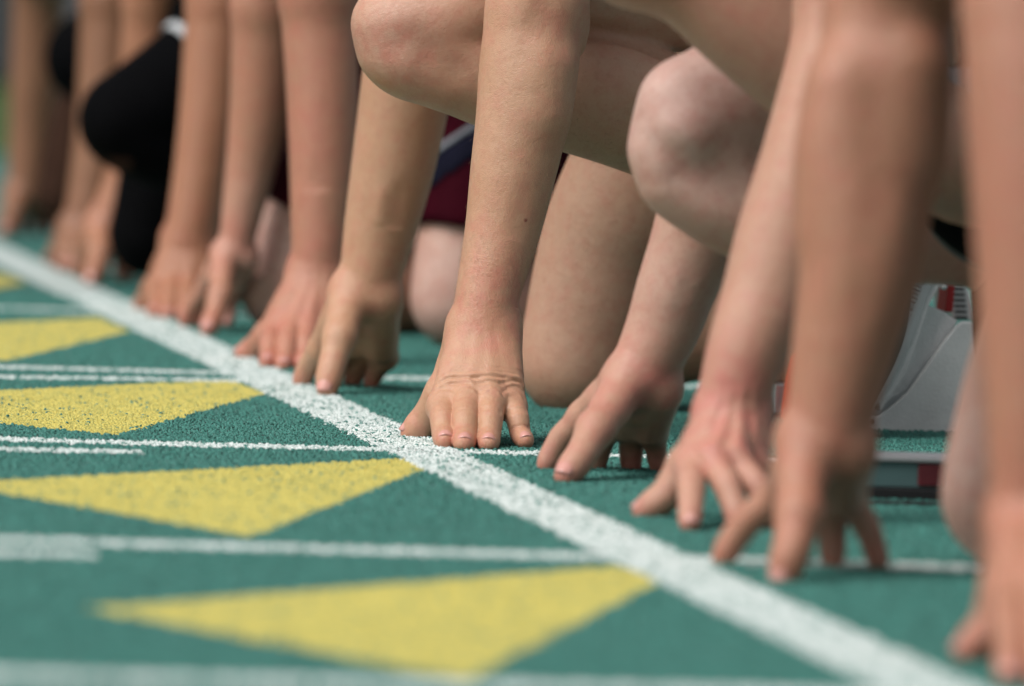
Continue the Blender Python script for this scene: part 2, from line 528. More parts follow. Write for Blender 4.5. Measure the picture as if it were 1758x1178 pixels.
# ------------------------------------------------------------------ ground
def track_mat(name, base, alt, dark, grain=True):
    m = M(name)
    big = m.noise(1.6, 4); mid = m.noise(38, 4, .65); fi = m.noise(330, 3, .7)
    c = m.mix(m.ramp(big, .35, .65), base, alt)
    c = m.mix(m.mul(m.ramp(mid, .45, .7), .35), c, dark)
    c = m.mix(m.mul(m.ramp(fi, .5, .62), .55), c, dark)
    m.color(c); m.set(Roughness=.75, Specular_IOR_Level=.3)
    m.bump(m.mul(fi, m.noise(160, 3), 'ADD'), .6, .002)
    return m.m

def gran_mat(name, base, alt, dark, shade_wear, th=.51):
    """surface of the single rubber grains; colour varies from grain to grain"""
    m = M(name)
    f = m.noise(430, 2, .6); big = m.noise(1.6, 4); mid = m.noise(38, 4, .65)
    c = m.mix(m.ramp(big, .35, .65), base, alt)
    c = m.mix(m.mul(m.ramp(mid, .45, .7), .3), c, dark)
    c = m.mix(m.mul(m.ramp(f, th, th + .06), shade_wear), c, dark)  # dark flecks: grain shadows put into the colour, bare rubber on the markings
    m.color(c); m.set(Roughness=.62, Specular_IOR_Level=.35)
    return m.m

GREEN = ((.058, .228, .188), (.049, .200, .166), (.005, .028, .023))
T_GREEN = track_mat('track_green', (.043, .165, .138), (.037, .148, .124), (.007, .037, .031))
G_GREEN = gran_mat('grain_green', *GREEN, .95)
T_WHITE = track_mat('track_white', (.55, .61, .59), (.51, .57, .55), (.10, .21, .18))
G_WHITE = gran_mat('grain_white', (.74, .78, .76), (.68, .73, .71), (.07, .19, .155), .8, .53)
T_YELLOW = track_mat('track_yellow', (.485, .415, .105), (.45, .39, .10), (.17, .21, .08))
G_YELLOW = gran_mat('grain_yellow', (.60, .51, .125), (.56, .475, .115), (.12, .20, .08), .75, .56)

def sheet(name, x0, y0, x1, y1, z, mat, parent=None, thick=.3):
    bm = bmesh.new()
    bmesh.ops.create_cube(bm, size=1)
    for v in bm.verts:
        v.co = Vector((x0 if v.co.x < 0 else x1, y0 if v.co.y < 0 else y1, z if v.co.z > 0 else z - thick))
    return link(name, bm_mesh(name, bm), mat, parent)

track = tag(sheet('running_track', -9, -9, 12, 7.9, 0, T_GREEN), 'green rubber running track with white lane lines and yellow triangles', kind='structure')

# painted marks: (name, label, outline polygon, colour)
MARKS = [
    ('yellow_triangle','yellow triangle ahead of the sharp hand, its base cut by the start line',[(-0.443,-0.5479),(-0.0316,-0.0992),(-0.0232,-0.2053),(-0.2684,-1.0097)],'y'),
    ('yellow_triangle','blurred yellow triangle nearest the camera',[(-0.4508,-1.6534),(-0.0374,-1.188),(-0.0284,-1.3114),(-0.2773,-2.0892)],'y'),
    ('yellow_triangle','yellow triangle next beyond the one ahead of the sharp hand',[(-0.5093,0.4432),(-0.0376,0.9816),(-0.0345,0.7667),(-0.243,0.0973)],'y'),
    ('yellow_triangle','yellow triangle with its point beside the farther hands',[(-0.4968,1.4808),(-0.044,2.1076),(-0.0389,1.842),(-0.2313,1.1865)],'y'),
    ('yellow_triangle','farthest yellow triangle at the left edge',[(-0.4372,2.4683),(-0.0546,3.1151),(-0.044,2.9047),(-0.2027,2.3576)],'y'),
    ('lane_line','white lane line nearest the camera',[(-9,-2.158),(12,-2.158),(12,-2.098),(-9,-2.098)],'w'),
    ('lane_line','white lane line under the splayed fingers of the second nearest athlete',[(-9,-0.9357),(12,-1.413),(12,-1.353),(-9,-0.8757)],'w'),
    ('lane_line','white lane line under the sharp fingertips',[(-9,-0.3302),(12,0.3971),(12,0.4571),(-9,-0.2702)],'w'),
    ('lane_line','white lane line behind the sharp hand',[(-9,0.7284),(12,1.512),(12,1.572),(-9,0.7884)],'w'),
    ('lane_line','farther white lane line',[(-9,2.0463),(12,2.4561),(12,2.5161),(-9,2.1063)],'w'),
    ('lane_line','far white lane line',[(-9,3.37),(12,3.37),(12,3.43),(-9,3.43)],'w'),
    ('lane_line','far white lane line',[(-9,4.47),(12,4.47),(12,4.53),(-9,4.53)],'w'),
    ('lane_line','far white lane line',[(-9,5.57),(12,5.57),(12,5.63),(-9,5.63)],'w'),
    ('lane_line','far white lane line',[(-9,6.67),(12,6.67),(12,6.73),(-9,6.73)],'w'),
    ('dash_line','short white dash beside the sharp lane line',[(-0.9,-0.2403),(-0.245,-0.1395),(-0.245,-0.0845),(-0.9,-0.1853)],'w'),
    ('dash_line','short white dash at the lower left',[(-1.0,-1.2821),(-0.398,-1.2365),(-0.398,-1.1815),(-1.0,-1.2271)],'w'),
    ('dash_line','second white line beyond the sharp lane line',[(-0.9,0.7247),(0.02,0.9634),(0.02,1.0134),(-0.9,0.7747)],'w'),
    ('start_line','long white start line running diagonally past all the hands',[(-0.033,-9.0),(0.033,-9.0),(0.033,7.9),(-0.033,7.9)],'w')]

def inside(poly, x, y):
    c = np.zeros(x.shape, bool); n = len(poly)
    for i in range(n):
        (xa, ya), (xb, yb) = poly[i], poly[(i+1) % n]
        if ya == yb: continue
        c ^= ((ya > y) != (yb > y)) & (x < (xb - xa)*(y - ya)/(yb - ya) + xa)
    return c

# grain positions over the part of the track the lens sees, jittered grid
GS = .0034
gy = np.arange(-2.35, 2.6, GS*1.15)
GX = []; GY = []
for y in gy:
    x = np.arange(-.46 + .098*y, .60 + .235*y, GS)
    GX.append(x + RNG.uniform(-.5, .5, x.shape)*GS*1.2); GY.append(np.full(x.shape, y) + RNG.uniform(-.5, .5, x.shape)*GS*1.4)
GX = np.concatenate(GX); GY = np.concatenate(GY)
keep = RNG.random(GX.shape) < .88
GX, GY = GX[keep], GY[keep]
owner = np.full(GX.shape, -1)
jx = GX + RNG.normal(0, .0016, GX.shape); jy = GY + RNG.normal(0, .0030, GX.shape)
for i, (nm, lb, poly, colr) in enumerate(MARKS):
    owner[inside(poly, jx, jy) & (RNG.random(GX.shape) > (.08 if colr == 'w' else .03))] = i

def grains(x, y, seed, rise=0.0, lo=.0008, hi=.0021):
    """six-sided irregular domes, one per grain"""
    g = np.random.default_rng(seed); n = len(x)
    rr = g.uniform(.0017, .0031, (n, 1))*g.uniform(.7, 1.25, (n, 6))
    a = np.arange(6)*math.pi/3 + g.uniform(0, 6.28, (n, 1)) + g.uniform(-.3, .3, (n, 6))
    V = np.zeros((n, 7, 3), np.float32)
    V[:, :6, 0] = x[:, None] + rr*np.cos(a); V[:, :6, 1] = y[:, None] + rr*np.sin(a); V[:, :6, 2] = rise + g.uniform(-.0004, .0003, (n, 6))
    V[:, 6, 0] = x + g.uniform(-.0007, .0007, n); V[:, 6, 1] = y + g.uniform(-.0007, .0007, n); V[:, 6, 2] = rise + g.uniform(lo, hi, n)
    k = np.arange(6)
    T = np.stack([np.broadcast_to(k, (n, 6)), np.broadcast_to((k+1) % 6, (n, 6)), np.full((n, 6), 6)], -1) + (np.arange(n)*7)[:, None, None]
    return V.reshape(-1, 3), T.reshape(-1, 3)

for i, (nm, lb, poly, colr) in enumerate(MARKS):
    TM, GM = (T_WHITE, G_WHITE) if colr == 'w' else (T_YELLOW, G_YELLOW)
    sel = owner == i
    z = .0006 + .0002*(i % 5)
    pv = np.array([[px, py, z] for px, py in poly], np.float32)
    if sel.sum():
        V, T = grains(GX[sel], GY[sel], 100+i, .0006)
        Tp = np.array([[0, k, k+1] for k in range(1, len(poly)-1)])
        nsheet = len(Tp)
        me = mesh_np(nm, np.vstack([pv, V]), np.vstack([Tp, T + len(pv)]), None, False)
    else:
        nsheet = len(poly)-2
        me = mesh_np(nm, pv, [[0, k, k+1] for k in range(1, len(poly)-1)], None, False)
    o = link(nm, me, TM, track); me.materials.append(GM)
    mi = np.ones(len(me.polygons), np.int32); mi[:nsheet] = 0
    me.polygons.foreach_set('material_index', mi)
    o['label'] = lb; o['kind'] = 'structure'

sheet('gap_shade_sheet', -.46 - .098*2.35, -2.35, .60 + .235*2.6, 2.6, .0003, plain('gap_shade_sheet', (.014, .062, .050), .9, 0, .4, 200), track, .0002)['kind'] = 'structure'  # dark sheet added under the grains to paint shade into their gaps
# the green grains: points carrying instances of a few grain shapes
sel = owner == -1
pts = np.stack([GX[sel], GY[sel], np.full(sel.sum(), -.0001)], 1).astype(np.float32)
pm = bpy.data.meshes.new('rubber_granules'); pm.vertices.add(len(pts)); pm.vertices.foreach_set('co', pts.ravel())
go = link('rubber_granules', pm, G_GREEN)
tag(go, 'coarse green rubber granules covering the running track surface', kind='stuff')
V, T = grains(np.zeros(1), np.zeros(1), 5)
gsrc = mesh_np('granule', V*1.0, T, None, False); gsrc.materials.append(G_GREEN)
ng = bpy.data.node_groups.new('granule_scatter', 'GeometryNodeTree')
ng.interface.new_socket('Geometry', in_out='INPUT', socket_type='NodeSocketGeometry')
ng.interface.new_socket('Geometry', in_out='OUTPUT', socket_type='NodeSocketGeometry')
gi = ng.nodes.new('NodeGroupInput'); gout = ng.nodes.new('NodeGroupOutput')
iop = ng.nodes.new('GeometryNodeInstanceOnPoints')
# a grain made in the graph: low cone whose top is pinched
cone = ng.nodes.new('GeometryNodeMeshCone'); cone.fill_type = 'NONE'
cone.inputs['Vertices'].default_value = 7; cone.inputs['Radius Top'].default_value = .0012; cone.inputs['Radius Bottom'].default_value = .0027; cone.inputs['Depth'].default_value = .0022
cone.fill_type = 'NGON'
setm = ng.nodes.new('GeometryNodeSetMaterial'); setm.inputs['Material'].default_value = G_GREEN
rv = ng.nodes.new('FunctionNodeRandomValue'); rv.data_type = 'FLOAT_VECTOR'
rv.inputs[0].default_value = (-.45, -.45, 0); rv.inputs[1].default_value = (.45, .45, 6.28)
rs = ng.nodes.new('FunctionNodeRandomValue'); rs.data_type = 'FLOAT_VECTOR'
rs.inputs[0].default_value = (.5, .5, .4); rs.inputs[1].default_value = (1.2, 1.2, 1.35); rs.inputs['Seed'].default_value = 3
L = ng.links.new
L(gi.outputs[0], iop.inputs['Points']); L(cone.outputs['Mesh'], setm.inputs[0]); L(setm.outputs[0], iop.inputs['Instance'])
L(rv.outputs[0], iop.inputs['Rotation']); L(rs.outputs[0], iop.inputs['Scale']); L(iop.outputs[0], gout.inputs[0])
md = go.modifiers.new('scatter', 'NODES'); md.node_group = ng

# far side: grass and the grey wall that shows at the top left
gm = M('grass'); gm.color(gm.mix(gm.ramp(gm.noise(3, 5), .35, .65), (.055, .10, .018), (.035, .07, .014))); gm.set(Roughness=.9)
gm.bump(gm.noise(60, 4), .8, .02)
tag(sheet('grass_field', -60, 7.9, 60, 400, -.01, gm.m), 'green grass field beyond the running track', kind='structure')
tag(sheet('grass_apron', -60, -9, -9, 7.9, -.01, gm.m), 'grass ahead of the runners', kind='structure')
tag(sheet('grass_margin', 12, -9, 60, 7.9, -.01, gm.m), 'grass behind the runners', kind='structure')
WALLM = plain('painted_block', (.11, .11, .125), .8, 0, .2, 2, .3, 60, .004)
wl = bpy.data.objects.new('boundary_wall', None); COL.objects.link(wl); wl.location = (0, 14, 0)
tag(wl, 'dark grey block wall standing beyond the grass', 'wall')
bme = None
for i in range(24):
    bm = bmesh.new(); bmesh.ops.create_cube(bm, size=1)
    for v in bm.verts: v.co = Vector((v.co.x*1.18, v.co.y*.2, v.co.z*2.2 + 1.1))
    bmesh.ops.bevel(bm, geom=bm.edges[:], offset=.015, segments=1, affect='EDGES')
    if bme is None: bme = bm_mesh('panel', bm); bme.materials.append(WALLM)
    else: bm.free()
    o = bpy.data.objects.new('panel', bme); COL.objects.link(o); o.parent = wl; o.location = (-14 + i*1.2, 0, 0)

# ------------------------------------------------------------------ people
PEOPLE = {'p3': {'armL': [[0.075,0.185,0.1011,0.0272],[0.0783,0.19,0.1266,0.0272],[0.0899,0.2,0.1758,0.0318],[0.0977,0.205,0.2253,0.0362],[0.1051,0.21,0.2747,0.0395],[0.1089,0.215,0.3241,0.0412],[0.1151,0.22,0.3663,0.041]],
  'armR': [[0.0692,0.86,0.0912,0.0268],[0.0703,0.86,0.1046,0.0275],[0.0779,0.86,0.1479,0.033],[0.0866,0.855,0.2022,0.038],[0.0935,0.85,0.2563,0.041],[0.0968,0.845,0.2941,0.042],[0.1007,0.84,0.3426,0.041]],
  'handL': {'W': [0.0757,0.185,0.0972],
  'mcp': [[0.0346,0.135,0.03],[0.0532,0.125,0.0341],[0.0735,0.122,0.0349],[0.0936,0.13,0.0325]],
  'tip': [[0.0291,0.075,0.0059],[0.0431,0.06,0.0049],[0.0632,0.06,0.0054],[0.0984,0.085,0.0072]],
  'th': [[0.0429,0.19,0.0367],[0.031,0.205,0.0147],[0.0207,0.207,0.0044]],
  'vox': 0.001,
  's': 1.03,
  'fr': 1.17,
  'flat': 1,
  'tendon': 0.22},
  'handR': {'W': [0.0675,0.86,0.0938],
  'mcp': [[0.0371,0.925,0.0354],[0.0617,0.945,0.0362],[0.0848,0.945,0.0347],[0.0968,0.92,0.0299]],
  'tip': [[0.0231,0.955,0.0039],[0.0494,0.975,0.003],[0.0722,0.965,0.0043],[0.0869,0.94,0.0045]],
  'th': [[0.0386,0.815,0.0522],[0.0305,0.8,0.0272],[0.0251,0.79,0.0068]],
  'vox': 0.0012,
  's': 1.12,
  'fr': 1.02},
  'legs': [{'thigh': [[0.0379,0.33,0.3467,0.049],[0.1225,0.34,0.3882,0.062],[0.2217,0.36,0.4149,0.0745],[0.3066,0.39,0.4162,0.087],[0.4035,0.41,0.4782,0.094]],
  'calf': [[0.0347,0.33,0.3371,0.0475],[0.073,0.33,0.3164,0.047],[0.1243,0.33,0.3022,0.05],[0.2029,0.34,0.2881,0.053],[0.2825,0.35,0.2593,0.047],[0.3738,0.36,0.2114,0.036],[0.4211,0.37,0.1744,0.031]],
  'foot': [[0.4337,0.37,0.1596,0.033],[0.4279,0.37,0.0983,0.035],[0.4139,0.37,0.0368,0.026]]},{'thigh': [[0.2407,0.7,0.0434,0.052],[0.2512,0.7,0.0755,0.0595],[0.2708,0.69,0.1613,0.067],[0.2941,0.67,0.2156,0.072],[0.4067,0.62,0.4832,0.085]],
  'calf': [[0.2408,0.7,0.0408,0.05],[0.2883,0.7,0.0608,0.052],[0.3447,0.69,0.0832,0.053],[0.4296,0.68,0.0688,0.043],[0.5829,0.66,0.0497,0.028]],
  'foot': [[0.6262,0.66,0.051,0.03],[0.6348,0.66,0.039,0.032],[0.6248,0.66,0.0201,0.026]]}],
  'shoulders': [[0.17,0.3,0.62],[0.19,0.68,0.62]],
  'head': [-0.04,0.47,0.66],
  'lumps': [([[0.0012,0.325,0.3479,0.026],[0.0051,0.325,0.3256,0.022]],0.035),([[0.0252,0.32,0.3099,0.016],[0.051,0.315,0.3039,0.012]],0.03),([[0.1957,0.33,0.2996,0.046],[0.2546,0.34,0.2737,0.044]],0.03)],
  'dents': [([[0.0368,0.285,0.3226,0.001],[0.0535,0.283,0.3117,0.001]],0.004,0.016),([[0.011,0.29,0.3315,0.001],[0.0231,0.285,0.3385,0.001]],0.0025,0.014),([[0.212,0.285,0.2738,0.001],[0.262,0.29,0.2529,0.001]],0.002,0.012)],
  'arm_lumps': [([[0.1214,0.195,0.3201,0.016],[0.1196,0.19,0.2807,0.013]],0.03),([[0.1487,0.235,0.3499,0.01],[0.151,0.24,0.3375,0.009]],0.025)],
  'arm_dents': [([[0.1155,0.178,0.3645,0.001],[0.1293,0.18,0.3379,0.001]],0.0028,0.014)],
  'flush': [(0.0798,0.165,0.1426,0.05,0.35),(0.0954,0.165,0.1259,0.03,0.3),(0.0701,0.15,0.0792,0.05,0.25),(0.1555,0.22,0.3455,0.03,0.4),(0.1286,0.18,0.3551,0.03,0.35),(0.0107,0.29,0.3389,0.04,0.35),(-0.005,0.3,0.3282,0.03,0.3)],
  'pale': [(0.0055,0.29,0.3437,0.06,0.7),(0.2431,0.3,0.3872,0.12,0.8),(0.2209,0.63,0.1202,0.16,0.5)],
  'ridges': [([[0.1179,0.21,0.369,0.001],[0.1069,0.21,0.3291,0.001]],0.0018,0.014),([[0.1075,0.2,0.211,0.001],[0.0932,0.19,0.1271,0.001]],0.0008,0.008),([[0.0883,0.2,0.1659,0.001],[0.0827,0.19,0.1169,0.001]],-0.0008,0.005),([[0.0773,0.85,0.186,0.001],[0.072,0.85,0.1105,0.001]],-0.0014,0.006),([[0.0962,0.85,0.1866,0.001],[0.0841,0.85,0.1056,0.001]],0.0015,0.008),([[0.1673,0.34,0.3507,0.001],[0.1801,0.34,0.3481,0.001],[0.2059,0.34,0.342,0.001],[0.2334,0.35,0.3338,0.001],[0.2595,0.35,0.3226,0.001],[0.2978,0.36,0.3075,0.001]],0.01,0.0045),([[0.1673,0.34,0.3507,0.001],[0.1801,0.34,0.3481,0.001],[0.2059,0.34,0.342,0.001],[0.2334,0.35,0.3338,0.001],[0.2595,0.35,0.3226,0.001],[0.2978,0.36,0.3075,0.001]],0.008,0.009)]},
  'p2': {'armL': [[0.0864,1.34,0.0968,0.0268],[0.0871,1.34,0.1083,0.027],[0.0882,1.345,0.1566,0.0305],[0.0879,1.35,0.2135,0.0335],[0.0858,1.355,0.2704,0.0355],[0.0815,1.36,0.3272,0.0365],[0.0785,1.36,0.3613,0.037]],
  'armR': [[0.0737,1.9,0.0862,0.0185],[0.0757,1.9,0.0984,0.0188],[0.0855,1.9,0.1657,0.0255],[0.0924,1.895,0.2268,0.031],[0.0944,1.89,0.2877,0.034],[0.0941,1.885,0.3424,0.035]],
  'handL': {'W': [0.086,1.34,0.0911],
  'mcp': [[0.0389,1.3,0.0307],[0.0558,1.29,0.0357],[0.0722,1.285,0.0365],[0.0903,1.29,0.0311]],
  'tip': [[0.0265,1.235,0.0056],[0.0399,1.215,0.0037],[0.0581,1.22,0.0046],[0.0777,1.24,0.0057]],
  'th': [[0.0436,1.38,0.022],[0.0328,1.4,0.0091],[0.0237,1.4,0.0042]],
  'vox': 0.0013,
  's': 0.98,
  'flat': 1,
  'fr': 1.12,
  'tendon': 0.6},
  'handR': {'W': [0.0733,1.9,0.0825],
  'mcp': [[0.0495,1.96,0.0399],[0.0641,1.98,0.0449],[0.0752,1.98,0.0441],[0.0817,1.96,0.0373]],
  'tip': [[0.0334,1.98,0.0065],[0.05,2.0,0.006],[0.0643,1.97,0.0074],[0.0723,1.93,0.0097]],
  'th': [[0.0529,1.845,0.0408],[0.0457,1.83,0.0214],[0.0372,1.81,0.0064]],
  'vox': 0.0014,
  's': 0.85,
  'fr': 1.15},
  'legs': [{'thigh': [[0.2897,1.74,0.0509,0.05],[0.2948,1.74,0.0763,0.056],[0.3086,1.75,0.1364,0.063],[0.3335,1.76,0.2209,0.075],[0.3594,1.77,0.2997,0.085]],
  'calf': [[0.2886,1.74,0.0497,0.049],[0.3406,1.76,0.0407,0.052],[0.3984,1.78,0.0475,0.05],[0.5491,1.8,0.0452,0.03]],
  'foot': [[0.5863,1.8,0.0403,0.032],[0.5929,1.8,0.0283,0.032],[0.569,1.8,0.0094,0.022]]},{'thigh': [[0.1387,1.965,0.0486,0.05],[0.1464,1.965,0.0734,0.055],[0.1676,1.965,0.1171,0.061],[0.2096,1.955,0.1986,0.072],[0.2814,1.94,0.2872,0.085]],
  'calf': [[0.1375,1.965,0.0474,0.049],[0.1928,1.97,0.0409,0.052],[0.2606,1.97,0.0522,0.05],[0.3912,1.97,0.0564,0.03]],
  'foot': [[0.4291,1.97,0.0452,0.032],[0.4358,1.97,0.0331,0.032],[0.4116,1.97,0.0138,0.022]]}],
  'shoulders': [[0.16,1.46,0.62],[0.17,1.84,0.62]],
  'head': [0.02,1.65,0.78],
  'flush': [(0.0432,1.28,0.033,0.05,0.4),(0.0777,1.32,0.2425,0.08,0.3)],
  'pale': [(0.248,1.68,0.0895,0.1,0.8),(0.2501,1.68,0.036,0.07,0.6),(0.115,1.93,0.05,0.055,1.3),(0.13,1.935,0.13,0.06,1.3)],
  'ridges': [([[0.0825,1.34,0.1851,0.001],[0.0826,1.34,0.1053,0.001]],0.0012,0.008)]},
  'p1': {'armL': [[0.0681,2.26,0.0861,0.028],[0.0703,2.26,0.0957,0.0285],[0.0784,2.265,0.1527,0.0305],[0.0855,2.27,0.216,0.033],[0.0895,2.275,0.2793,0.0345],[0.0929,2.28,0.3426,0.035]],
  'armR': [[0.0633,3.0,0.0719,0.0265],[0.067,3.0,0.0823,0.027],[0.0846,3.0,0.1272,0.03],[0.0946,2.99,0.196,0.034],[0.0992,2.98,0.2645,0.036],[0.1011,2.97,0.3327,0.037]],
  'handL': {'W': [0.0676,2.26,0.0829],
  'mcp': [[0.0343,2.24,0.0297],[0.0488,2.23,0.0344],[0.0653,2.225,0.0352],[0.0819,2.23,0.0304]],
  'tip': [[0.0222,2.17,0.0051],[0.0344,2.15,0.0034],[0.0501,2.15,0.0038],[0.0682,2.17,0.0053]],
  'th': [[0.0373,2.31,0.0226],[0.0317,2.33,0.0106],[0.0261,2.33,0.0066]],
  'vox': 0.0015,
  's': 1.0,
  'flat': 1,
  'fr': 1.12},
  'handR': {'W': [0.062,3.0,0.0705],
  'mcp': [[0.0434,3.06,0.0371],[0.0626,3.08,0.0416],[0.0798,3.08,0.0422],[0.0895,3.06,0.0365]],
  'tip': [[0.0384,3.08,0.006],[0.0615,3.09,0.0062],[0.0842,3.07,0.0065],[0.0946,3.04,0.0103]],
  'th': [[0.0455,2.95,0.038],[0.0393,2.93,0.0197],[0.0339,2.92,0.0058]],
  'vox': 0.0018,
  's': 1.0,
  'fr': 1.12},
  'legs': [{'thigh': [[0.0407,2.65,0.2005,0.053],[0.0874,2.65,0.2264,0.062],[0.1474,2.66,0.2678,0.07],[0.2228,2.67,0.3284,0.082],[0.2628,2.68,0.3628,0.086]],
  'calf': [[0.0395,2.65,0.1985,0.053],[0.0719,2.65,0.1785,0.051],[0.1247,2.66,0.1642,0.05],[0.2169,2.67,0.1299,0.042],[0.3268,2.68,0.0868,0.03]],
  'foot': [[0.3538,2.68,0.081,0.032],[0.3352,2.68,0.0406,0.033],[0.3229,2.68,0.0136,0.025]]},{'thigh': [[0.0946,2.85,0.0655,0.048],[0.1027,2.85,0.086,0.052],[0.1301,2.85,0.1676,0.065],[0.2293,2.84,0.3796,0.085]],
  'calf': [[0.0947,2.85,0.0642,0.046],[0.1418,2.86,0.0666,0.05],[0.2037,2.87,0.075,0.048],[0.3414,2.88,0.0723,0.03]],
  'foot': [[0.3826,2.88,0.0669,0.032],[0.3902,2.88,0.0468,0.032],[0.3705,2.88,0.0258,0.022]]}],
  'shoulders': [[0.16,2.42,0.62],[0.18,2.82,0.62]],
  'head': [-0.03,2.62,0.68],
  'bare': 0},
  'p0': {'armL': [[0.0655,3.33,0.0551,0.027],[0.0693,3.33,0.0672,0.0275],[0.0784,3.335,0.1223,0.0305],[0.0851,3.34,0.1859,0.033],[0.0881,3.345,0.2563,0.0345],[0.0889,3.35,0.3267,0.035]],
  'armR': [[0.1006,4.4,0.0594,0.0265],[0.1018,4.4,0.0696,0.027],[0.1045,4.4,0.1256,0.03],[0.1061,4.395,0.1957,0.033],[0.1067,4.39,0.2733,0.034],[0.1059,4.38,0.3354,0.035]],
  'handL': {'W': [0.0642,3.33,0.0516],
  'mcp': [[0.0407,3.3,0.0282],[0.0509,3.29,0.0317],[0.0635,3.29,0.0321],[0.076,3.3,0.0272]],
  'tip': [[0.0322,3.25,0.007],[0.0425,3.24,0.005],[0.0537,3.24,0.0039],[0.0645,3.25,0.0059]],
  'th': [[0.0441,3.36,0.0271],[0.0394,3.38,0.0154],[0.0339,3.38,0.0103]],
  'vox': 0.0018,
  's': 1.0,
  'flat': 1,
  'fr': 1.12},
  'handR': {'W': [0.0999,4.4,0.0571],
  'mcp': [[0.087,4.45,0.0324],[0.1036,4.47,0.0361],[0.1185,4.47,0.0358],[0.1292,4.45,0.0314]],
  'tip': [[0.0796,4.46,0.001],[0.1009,4.47,0.0021],[0.121,4.46,0.0032],[0.1377,4.44,0.0077]],
  'th': [[0.0781,4.35,0.0319],[0.0706,4.33,0.0146],[0.0644,4.31,0.0037]],
  'vox': 0.002,
  's': 1.0,
  'fr': 1.12},
  'legs': [{'thigh': [[0.1112,3.75,0.2484,0.054],[0.1574,3.75,0.2735,0.062],[0.216,3.76,0.3143,0.07],[0.3047,3.78,0.3798,0.086]],
  'calf': [[0.1112,3.75,0.2484,0.054],[0.1517,3.75,0.2279,0.052],[0.2053,3.76,0.2039,0.052],[0.2892,3.77,0.1661,0.042],[0.3888,3.78,0.1175,0.03]],
  'foot': [[0.4188,3.78,0.1112,0.032],[0.4054,3.78,0.0738,0.033],[0.3919,3.78,0.0364,0.025]]},{'thigh': [[0.1175,3.95,0.0764,0.046],[0.1258,3.95,0.0954,0.052],[0.1565,3.95,0.1786,0.065],[0.2688,3.92,0.3994,0.085]],
  'calf': [[0.1175,3.95,0.075,0.045],[0.1725,3.96,0.0779,0.05],[0.241,3.97,0.0873,0.048],[0.3709,3.98,0.08,0.03]],
  'foot': [[0.4014,3.98,0.0735,0.032],[0.4095,3.98,0.0587,0.032],[0.3952,3.98,0.0357,0.022]]}],
  'shoulders': [[0.17,3.5,0.62],[0.2,4.0,0.62]],
  'head': [-0.02,3.75,0.68],
  'bare': 0},
  'p4': {'armL': [[0.1245,-0.72,0.0878,0.0268],[0.1259,-0.72,0.0978,0.027],[0.1334,-0.72,0.1292,0.0295],[0.1506,-0.71,0.1725,0.0345],[0.1607,-0.705,0.2072,0.037],[0.1793,-0.7,0.2605,0.0395],[0.1948,-0.69,0.3076,0.0415],[0.206,-0.68,0.3511,0.0415],[0.2118,-0.67,0.3859,0.041]],
  'armR': [[0.1412,-0.23,0.0814,0.0258],[0.1427,-0.23,0.0908,0.0262],[0.1566,-0.23,0.1215,0.03],[0.1635,-0.235,0.1499,0.0318],[0.1745,-0.24,0.183,0.0345],[0.1853,-0.245,0.2207,0.0385],[0.1967,-0.25,0.2677,0.0415],[0.2069,-0.26,0.3193,0.0415],[0.2153,-0.27,0.3568,0.041]],
  'handL': {'W': [0.1265,-0.72,0.0835],
  'mcp': [[0.0876,-0.755,0.045],[0.1013,-0.77,0.0499],[0.1187,-0.77,0.0504],[0.137,-0.75,0.0448]],
  'tip': [[0.0759,-0.83,0.0065],[0.1148,-0.815,0.0072],[0.1422,-0.8,0.0099],[0.1739,-0.74,0.014]],
  'th': [[0.0967,-0.69,0.0395],[0.0818,-0.69,0.0161],[0.0672,-0.685,0.0044]],
  'vox': 0.0012,
  's': 0.97,
  'fr': 1.12},
  'handR': {'W': [0.1413,-0.23,0.0781],
  'mcp': [[0.1011,-0.19,0.0451],[0.1245,-0.165,0.0381],[0.1464,-0.16,0.0351],[0.1611,-0.175,0.0332]],
  'tip': [[0.0748,-0.175,0.0044],[0.1197,-0.145,0.0027],[0.1488,-0.145,0.0026],[0.1676,-0.16,0.0065]],
  'th': [[0.095,-0.285,0.0403],[0.0796,-0.31,0.0198],[0.0661,-0.325,0.0058]],
  'vox': 0.0012,
  's': 1.1,
  'fr': 1.02},
  'legs': [{'thigh': [[0.166,-0.4,0.2986,0.049],[0.1928,-0.4,0.3177,0.056],[0.2637,-0.38,0.3743,0.07],[0.353,-0.36,0.4503,0.086]],
  'calf': [[0.1512,-0.4,0.2654,0.049],[0.1613,-0.4,0.2431,0.043],[0.1965,-0.4,0.227,0.046],[0.2703,-0.38,0.2127,0.043],[0.3636,-0.36,0.1966,0.03]],
  'foot': [[0.4105,-0.36,0.1958,0.032],[0.4169,-0.36,0.1547,0.034],[0.4139,-0.36,0.1132,0.028]]},{'thigh': [[0.0752,-0.55,0.4299,0.05],[0.1371,-0.55,0.4521,0.062],[0.2305,-0.53,0.4689,0.075],[0.3722,-0.5,0.4922,0.088]],
  'calf': [[0.0709,-0.55,0.4253,0.048],[0.1071,-0.55,0.4178,0.048],[0.1582,-0.55,0.3777,0.05],[0.2204,-0.54,0.3354,0.053],[0.2785,-0.53,0.2949,0.052],[0.3249,-0.53,0.2729,0.044],[0.3644,-0.52,0.2506,0.03]],
  'foot': [[0.3244,-0.5,0.2373,0.018],[0.3513,-0.5,0.2279,0.03],[0.4029,-0.5,0.2017,0.03]]}],
  'shoulders': [[0.18,-0.66,0.64],[0.2,-0.3,0.64]],
  'head': [-0.02,-0.48,0.72],
  'lumps': [([[0.1254,-0.42,0.3045,0.026],[0.1312,-0.43,0.2869,0.024]],0.04),([[0.1141,-0.41,0.2645,0.014],[0.125,-0.41,0.2432,0.018]],0.03),([[0.169,-0.41,0.2356,0.03],[0.19,-0.41,0.2272,0.03]],0.03)],
